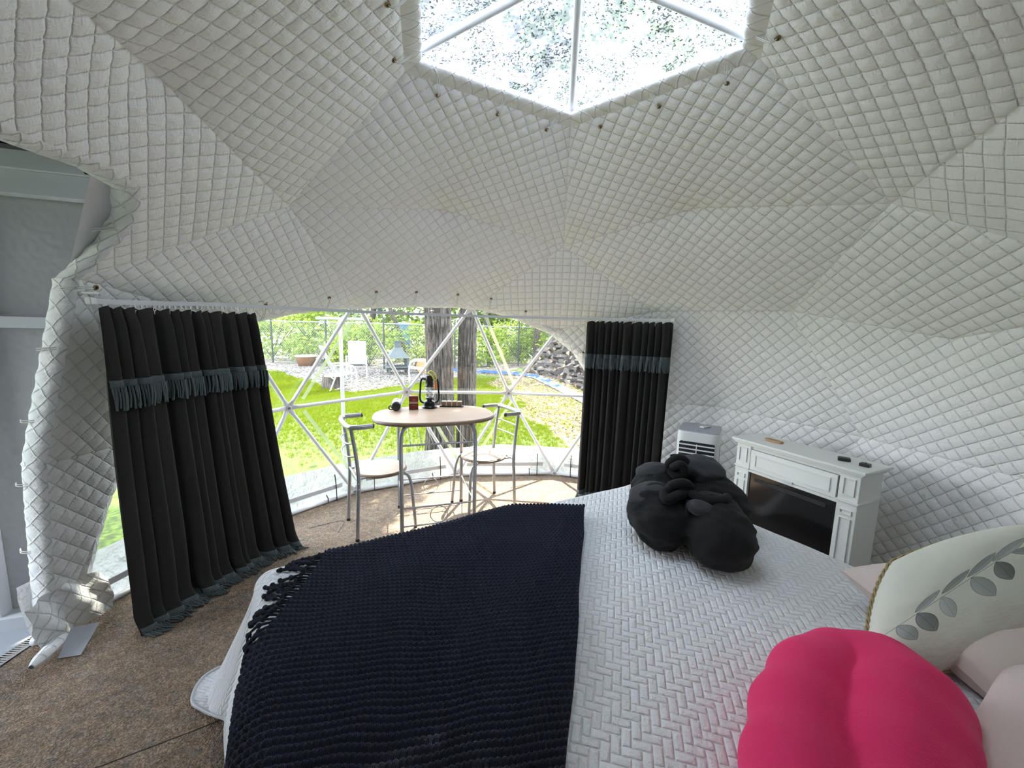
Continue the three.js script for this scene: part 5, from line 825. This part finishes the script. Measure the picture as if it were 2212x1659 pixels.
function patioChair(label, p, turn) {
  const white = mat(lin(0.42, 0.43, 0.45), 0.4, { name: 'white garden chair' }), sling = mat(lin(0.26, 0.275, 0.285), 0.8, { bumpMap: rep(weave, 6), bumpScale: 0.002, name: 'white sling' });
  const t = thing('garden_chair', label, 'garden chair', [p[0], GY, p[1]], turn);
  for (const s of [-1, 1]) {
    obj('leg', tube([[s * 0.29, 0.0, 0.27], [s * 0.29, 0.3, 0.29], [s * 0.29, 0.56, 0.26], [s * 0.29, 0.63, 0.18]], 0.019, 20, 10), white, t);
    obj('leg', tube([[s * 0.27, 0.0, -0.34], [s * 0.27, 0.3, -0.22], [s * 0.27, 0.46, -0.16]], 0.017, 16, 10), white, t);
    obj('arm', tube([[s * 0.29, 0.61, 0.22], [s * 0.3, 0.645, 0.1], [s * 0.3, 0.645, -0.1], [s * 0.27, 0.62, -0.26]], 0.022, 20, 10), white, t);
    obj('back_post', tube([[s * 0.245, 0.36, -0.1], [s * 0.25, 0.7, -0.29], [s * 0.25, 1.09, -0.46]], 0.017, 20, 10), white, t);
    obj('seat_rail', rod([s * 0.25, 0.44, 0.27], [s * 0.25, 0.37, -0.2], 0.016), white, t);
  }
  obj('back_sling', surface(12, 20, (u, v) => [lerp(-0.24, 0.24, u), lerp(0.4, 1.07, v), lerp(-0.13, -0.45, v) - 0.02 * Math.sin(Math.PI * u) * Math.sin(Math.PI * v)], (u, v) => [u, v]), sling, t);
  obj('seat_sling', surface(12, 16, (u, v) => [lerp(-0.24, 0.24, u), lerp(0.44, 0.38, v) - 0.02 * Math.sin(Math.PI * u), lerp(0.28, -0.14, v)], (u, v) => [u, v]), sling, t);
  obj('head_band', box(0.52, 0.08, 0.03, 0, 1.07, -0.455, 0.012), white, t); obj('stretcher', [rod([-0.27, 0.3, -0.22], [0.27, 0.3, -0.22], 0.014), rod([-0.29, 0.35, 0.285], [0.29, 0.35, 0.285], 0.014)], white, t);
  return t;
}
patioChair('white sling garden chair facing the dome, the upright one beside the fire pit', [-6.17, -10.45], 0.42);
patioChair('white sling garden chair turned sideways on the wood chips, nearest the dome', [-5.35, -8.0], 2.25);
patioChair('white sling garden chair half hidden behind the thick trunk', [-3.98, -9.9], -1.25);
{
  const iron = mat(lin(0.06, 0.075, 0.075), 0.6, { name: 'weathered iron' }), t = thing('fire_pit', 'iron fire pit with a tapered hood and short flue', 'fire pit', [-5.3, GY, -11.6], 0.5), n = 4;
  const frustum = (w0, w1, y0, y1) => new THREE.CylinderGeometry(w1 * Math.SQRT1_2, w0 * Math.SQRT1_2, y1 - y0, 4).rotateY(Math.PI / 4).translate(0, (y0 + y1) / 2, 0);
  obj('hood', frustum(0.72, 0.2, 0.56, 0.9).toNonIndexed(), iron, t).geometry.computeVertexNormals(); obj('flue', [box(0.2, 0.22, 0.2, 0, 1.0, 0, 0.01), box(0.23, 0.025, 0.23, 0, 1.11, 0, 0.005)], iron, t);
  for (const sx of [-1, 1]) for (const sz of [-1, 1]) { obj('leg', box(0.07, 0.56, 0.07, sx * 0.3, 0.28, sz * 0.3, 0.005), iron, t); }
  obj('hearth', [box(0.82, 0.04, 0.82, 0, 0.26, 0, 0.01), box(0.6, 0.08, 0.6, 0, 0.2, 0, 0.02)], iron, t); obj('grate', Array.from({ length: 7 }, (_, i) => rod([-0.28 + i * 0.093, 0.31, -0.28], [-0.28 + i * 0.093, 0.31, 0.28], 0.008)), iron, t);
}
{
  const wicker = mat(lin(0.3, 0.16, 0.09), 0.85, { bumpMap: rep(weave, 4), bumpScale: 0.02 });
  const t = thing('planter', 'round brown wicker planter standing by the fence at the left', 'planter', [-9.45, GY, -12.95]); obj('tub', lathe([[0.001, 0], [0.26, 0], [0.36, 0.36], [0.37, 0.4], [0.33, 0.4], [0.31, 0.34], [0.001, 0.32]], 32), wicker, t); obj('rim', new THREE.TorusGeometry(0.355, 0.03, 8, 40).rotateX(Math.PI / 2).translate(0, 0.39, 0), mat(lin(0.6, 0.5, 0.4), 0.8), t);
  const s = thing('tree_stump', 'low mossy stump under the sideways garden chair', 'stump', [-5.75, GY, -8.25]); obj('stump', trunk([[0, 0, 0], [0, 0.14, 0], [0.01, 0.3, 0]], 0.24, 0.22, 61, false), bark, s); obj('cut_face', new THREE.CylinderGeometry(0.21, 0.21, 0.02, 24).translate(0.01, 0.3, 0), mat(lin(0.3, 0.26, 0.14), 0.9), s);
  const l = thing('log_round', 'thick orange brown log round standing on edge left of the near trunks', 'log', [-4.55, GY + 0.27, -12.0], 0.5); obj('bark', new THREE.CylinderGeometry(0.27, 0.27, 0.3, 28, 1, true).rotateX(Math.PI / 2), bark, l); obj('cut_face', [-1, 1].map((q) => new THREE.CircleGeometry(0.265, 28).rotateY(q < 0 ? Math.PI : 0).translate(0, 0, q * 0.15)), mat(lin(0.45, 0.2, 0.09), 0.85), l);
  const grey = mat(lin(0.42, 0.44, 0.46), 0.45, { metalness: 0.5 }), p = thing('clothes_post', 'grey steel clothes post with a short crossbar outside the left of the window', 'post', [-2.5, GY, -2.74], 0.3); obj('pole', new THREE.CylinderGeometry(0.021, 0.021, 1.73, 14).translate(0, 0.865, 0), grey, p); obj('crossbar', [rod([-0.26, 1.72, 0], [0.26, 1.72, 0], 0.017)], grey, p); obj('hook', [-0.2, 0.2].map((x) => new THREE.TorusGeometry(0.02, 0.004, 6, 14).translate(x, 1.68, 0)), grey, p);
  const b = thing('barrel', 'pale blue plastic barrel standing beyond the fence', 'barrel', [-6.9, GY, -16.4]); obj('drum', lathe([[0.001, 0.6], [0.3, 0.6], [0.33, 0.66], [0.33, 1.0], [0.345, 1.02], [0.33, 1.05], [0.33, 1.6], [0.36, 1.64], [0.34, 1.74], [0.001, 1.8]], 28), mat(lin(0.07, 0.16, 0.24), 0.5), b); obj('stand', [box(0.6, 0.6, 0.6, 0, 0.3, 0, 0.02)], mat(lin(0.25, 0.22, 0.18), 0.9), b);
  const h = thing('house', 'neighbouring house with pale walls far beyond the fence', 'house', [-18.5, GY, -31], 0.4), wallM = mat(lin(0.5, 0.47, 0.42), 0.9), roofM = mat(lin(0.16, 0.14, 0.13), 0.9); obj('wall', box(10, 3.6, 6, 0, 1.8, 0, 0.02), wallM, h); const rf = extrude([[-3.6, 0], [3.6, 0], [0, 2.0]], 10.6, 0).rotateY(Math.PI / 2).translate(-5.3, 3.55, 0); obj('roof', rf, roofM, h); for (const x of [-3, -0.6, 1.8, 3.6]) { const w = obj('window', box(1.1, 1.0, 0.08, x, 2.5, 3.02, 0.02), mat(lin(0.75, 0.74, 0.7), 0.6), h); obj('pane', [box(0.42, 0.8, 0.03, x - 0.24, 2.5, 3.06, 0.005), box(0.42, 0.8, 0.03, x + 0.24, 2.5, 3.06, 0.005)], phys(lin(0.03, 0.04, 0.05), 0.1), w); }
  const tp = []; const line = new THREE.CatmullRomCurve3([V(-4.2, 0, -13.3), V(-2.8, 0, -13.0), V(-1.6, 0, -12.75), V(-0.75, 0, -12.3), V(0.05, 0, -10.2), V(0.75, 0, -8.0), V(1.3, 0, -6.2)]);
  tag(obj('tarp', surface(160, 8, (u, v) => { const q = line.getPoint(u), d = line.getTangent(u), w = (v - 0.3) * 0.42; return [q.x - d.z * w + 0.02 * N3(u * 40, v * 2), GY + 0.03 + 0.075 * Math.exp(-Math.pow((v - 0.3) * 5, 2)) * (0.7 + 0.5 * N3(u * 30, v * 2, 3)) + 0.012 * N3(u * 70, v * 4, 9), q.z + d.x * w]; }, (u, v) => [u * 8, v]), mat(lin(0.02, 0.06, 0.26), 0.5, { name: 'blue tarpaulin' })), 'crumpled blue tarpaulin edge running along the front of the firewood', 'tarpaulin');
}
{
  // heap of split firewood: every log its own
  const r = rng(501), cut = [lin(0.16, 0.125, 0.09), lin(0.085, 0.072, 0.06), lin(0.25, 0.19, 0.125)].map((c) => mat(c, 0.9)), side = [lin(0.07, 0.06, 0.053), lin(0.11, 0.097, 0.085), lin(0.038, 0.033, 0.03)].map((c) => mat(c, 0.95, { bumpMap: barkTex, bumpScale: 0.02 }));
  const shapes = [[[0, 0], [0.15, 0.03], [0.12, 0.12], [0.03, 0.13]], [[0, 0], [0.16, 0], [0.14, 0.07], [0.08, 0.12]], [[0, 0.03], [0.07, 0], [0.15, 0.03], [0.15, 0.1], [0.07, 0.13], [0, 0.1]], [[0, 0], [0.11, -0.01], [0.13, 0.1], [0.05, 0.14]]].map((s, i) => extrude(s, 0.36 + 0.04 * i, 0.006).translate(-0.075, -0.06, -0.19));
  const logs = shapes.flatMap((g, i) => [0, 1, 2].map((k) => { const o = new THREE.Mesh(g, [cut[k], side[(k + i) % 3]]); o.castShadow = o.receiveShadow = true; return o; }));
  const front = (u) => line2.getPoint(u), line2 = new THREE.CatmullRomCurve3([V(-1.15, 0, -13.6), V(-0.2, 0, -12.2), V(0.5, 0, -10.2), V(1.2, 0, -8.1), V(1.9, 0, -6.4)]);
  const rows = 12; let n = 0;
  for (let row = 0; row < rows && n < 300; row++) { const inRow = 25; for (let i = 0; i < inRow && n < 300; i++) { const u = (i + 0.5 * (row % 2) + 0.3 * (r() - 0.5)) / inRow, p = front(clamp(u, 0, 1)), d = line2.getTangent(clamp(u, 0, 1)), back = 0.12 + row * 0.105 + (r() - 0.5) * 0.12, y = GY + 0.05 + row * 0.118 + (r() - 0.5) * 0.07; if (row > 9 && r() < 0.3) continue; const o = logs[Math.floor(r() * logs.length)].clone(); o.name = numbered('firewood_log'); o.position.set(p.x + d.z * -back, y, p.z + d.x * back); if (d.z > 0) o.position.set(p.x + d.z * back, y, p.z - d.x * back); o.rotation.set((r() - 0.5) * 0.7, (r() - 0.5) * 2.2 + 0.4, r() * 6.28); o.scale.setScalar(0.75 + r() * 0.35); tag(o, 'split grey firewood log lying in the heap beyond the blue tarpaulin', 'log', 'split logs in the firewood heap'); scene.add(o); n++; } }
}

scene.updateMatrixWorld(true);
renderer.render(scene, camera);
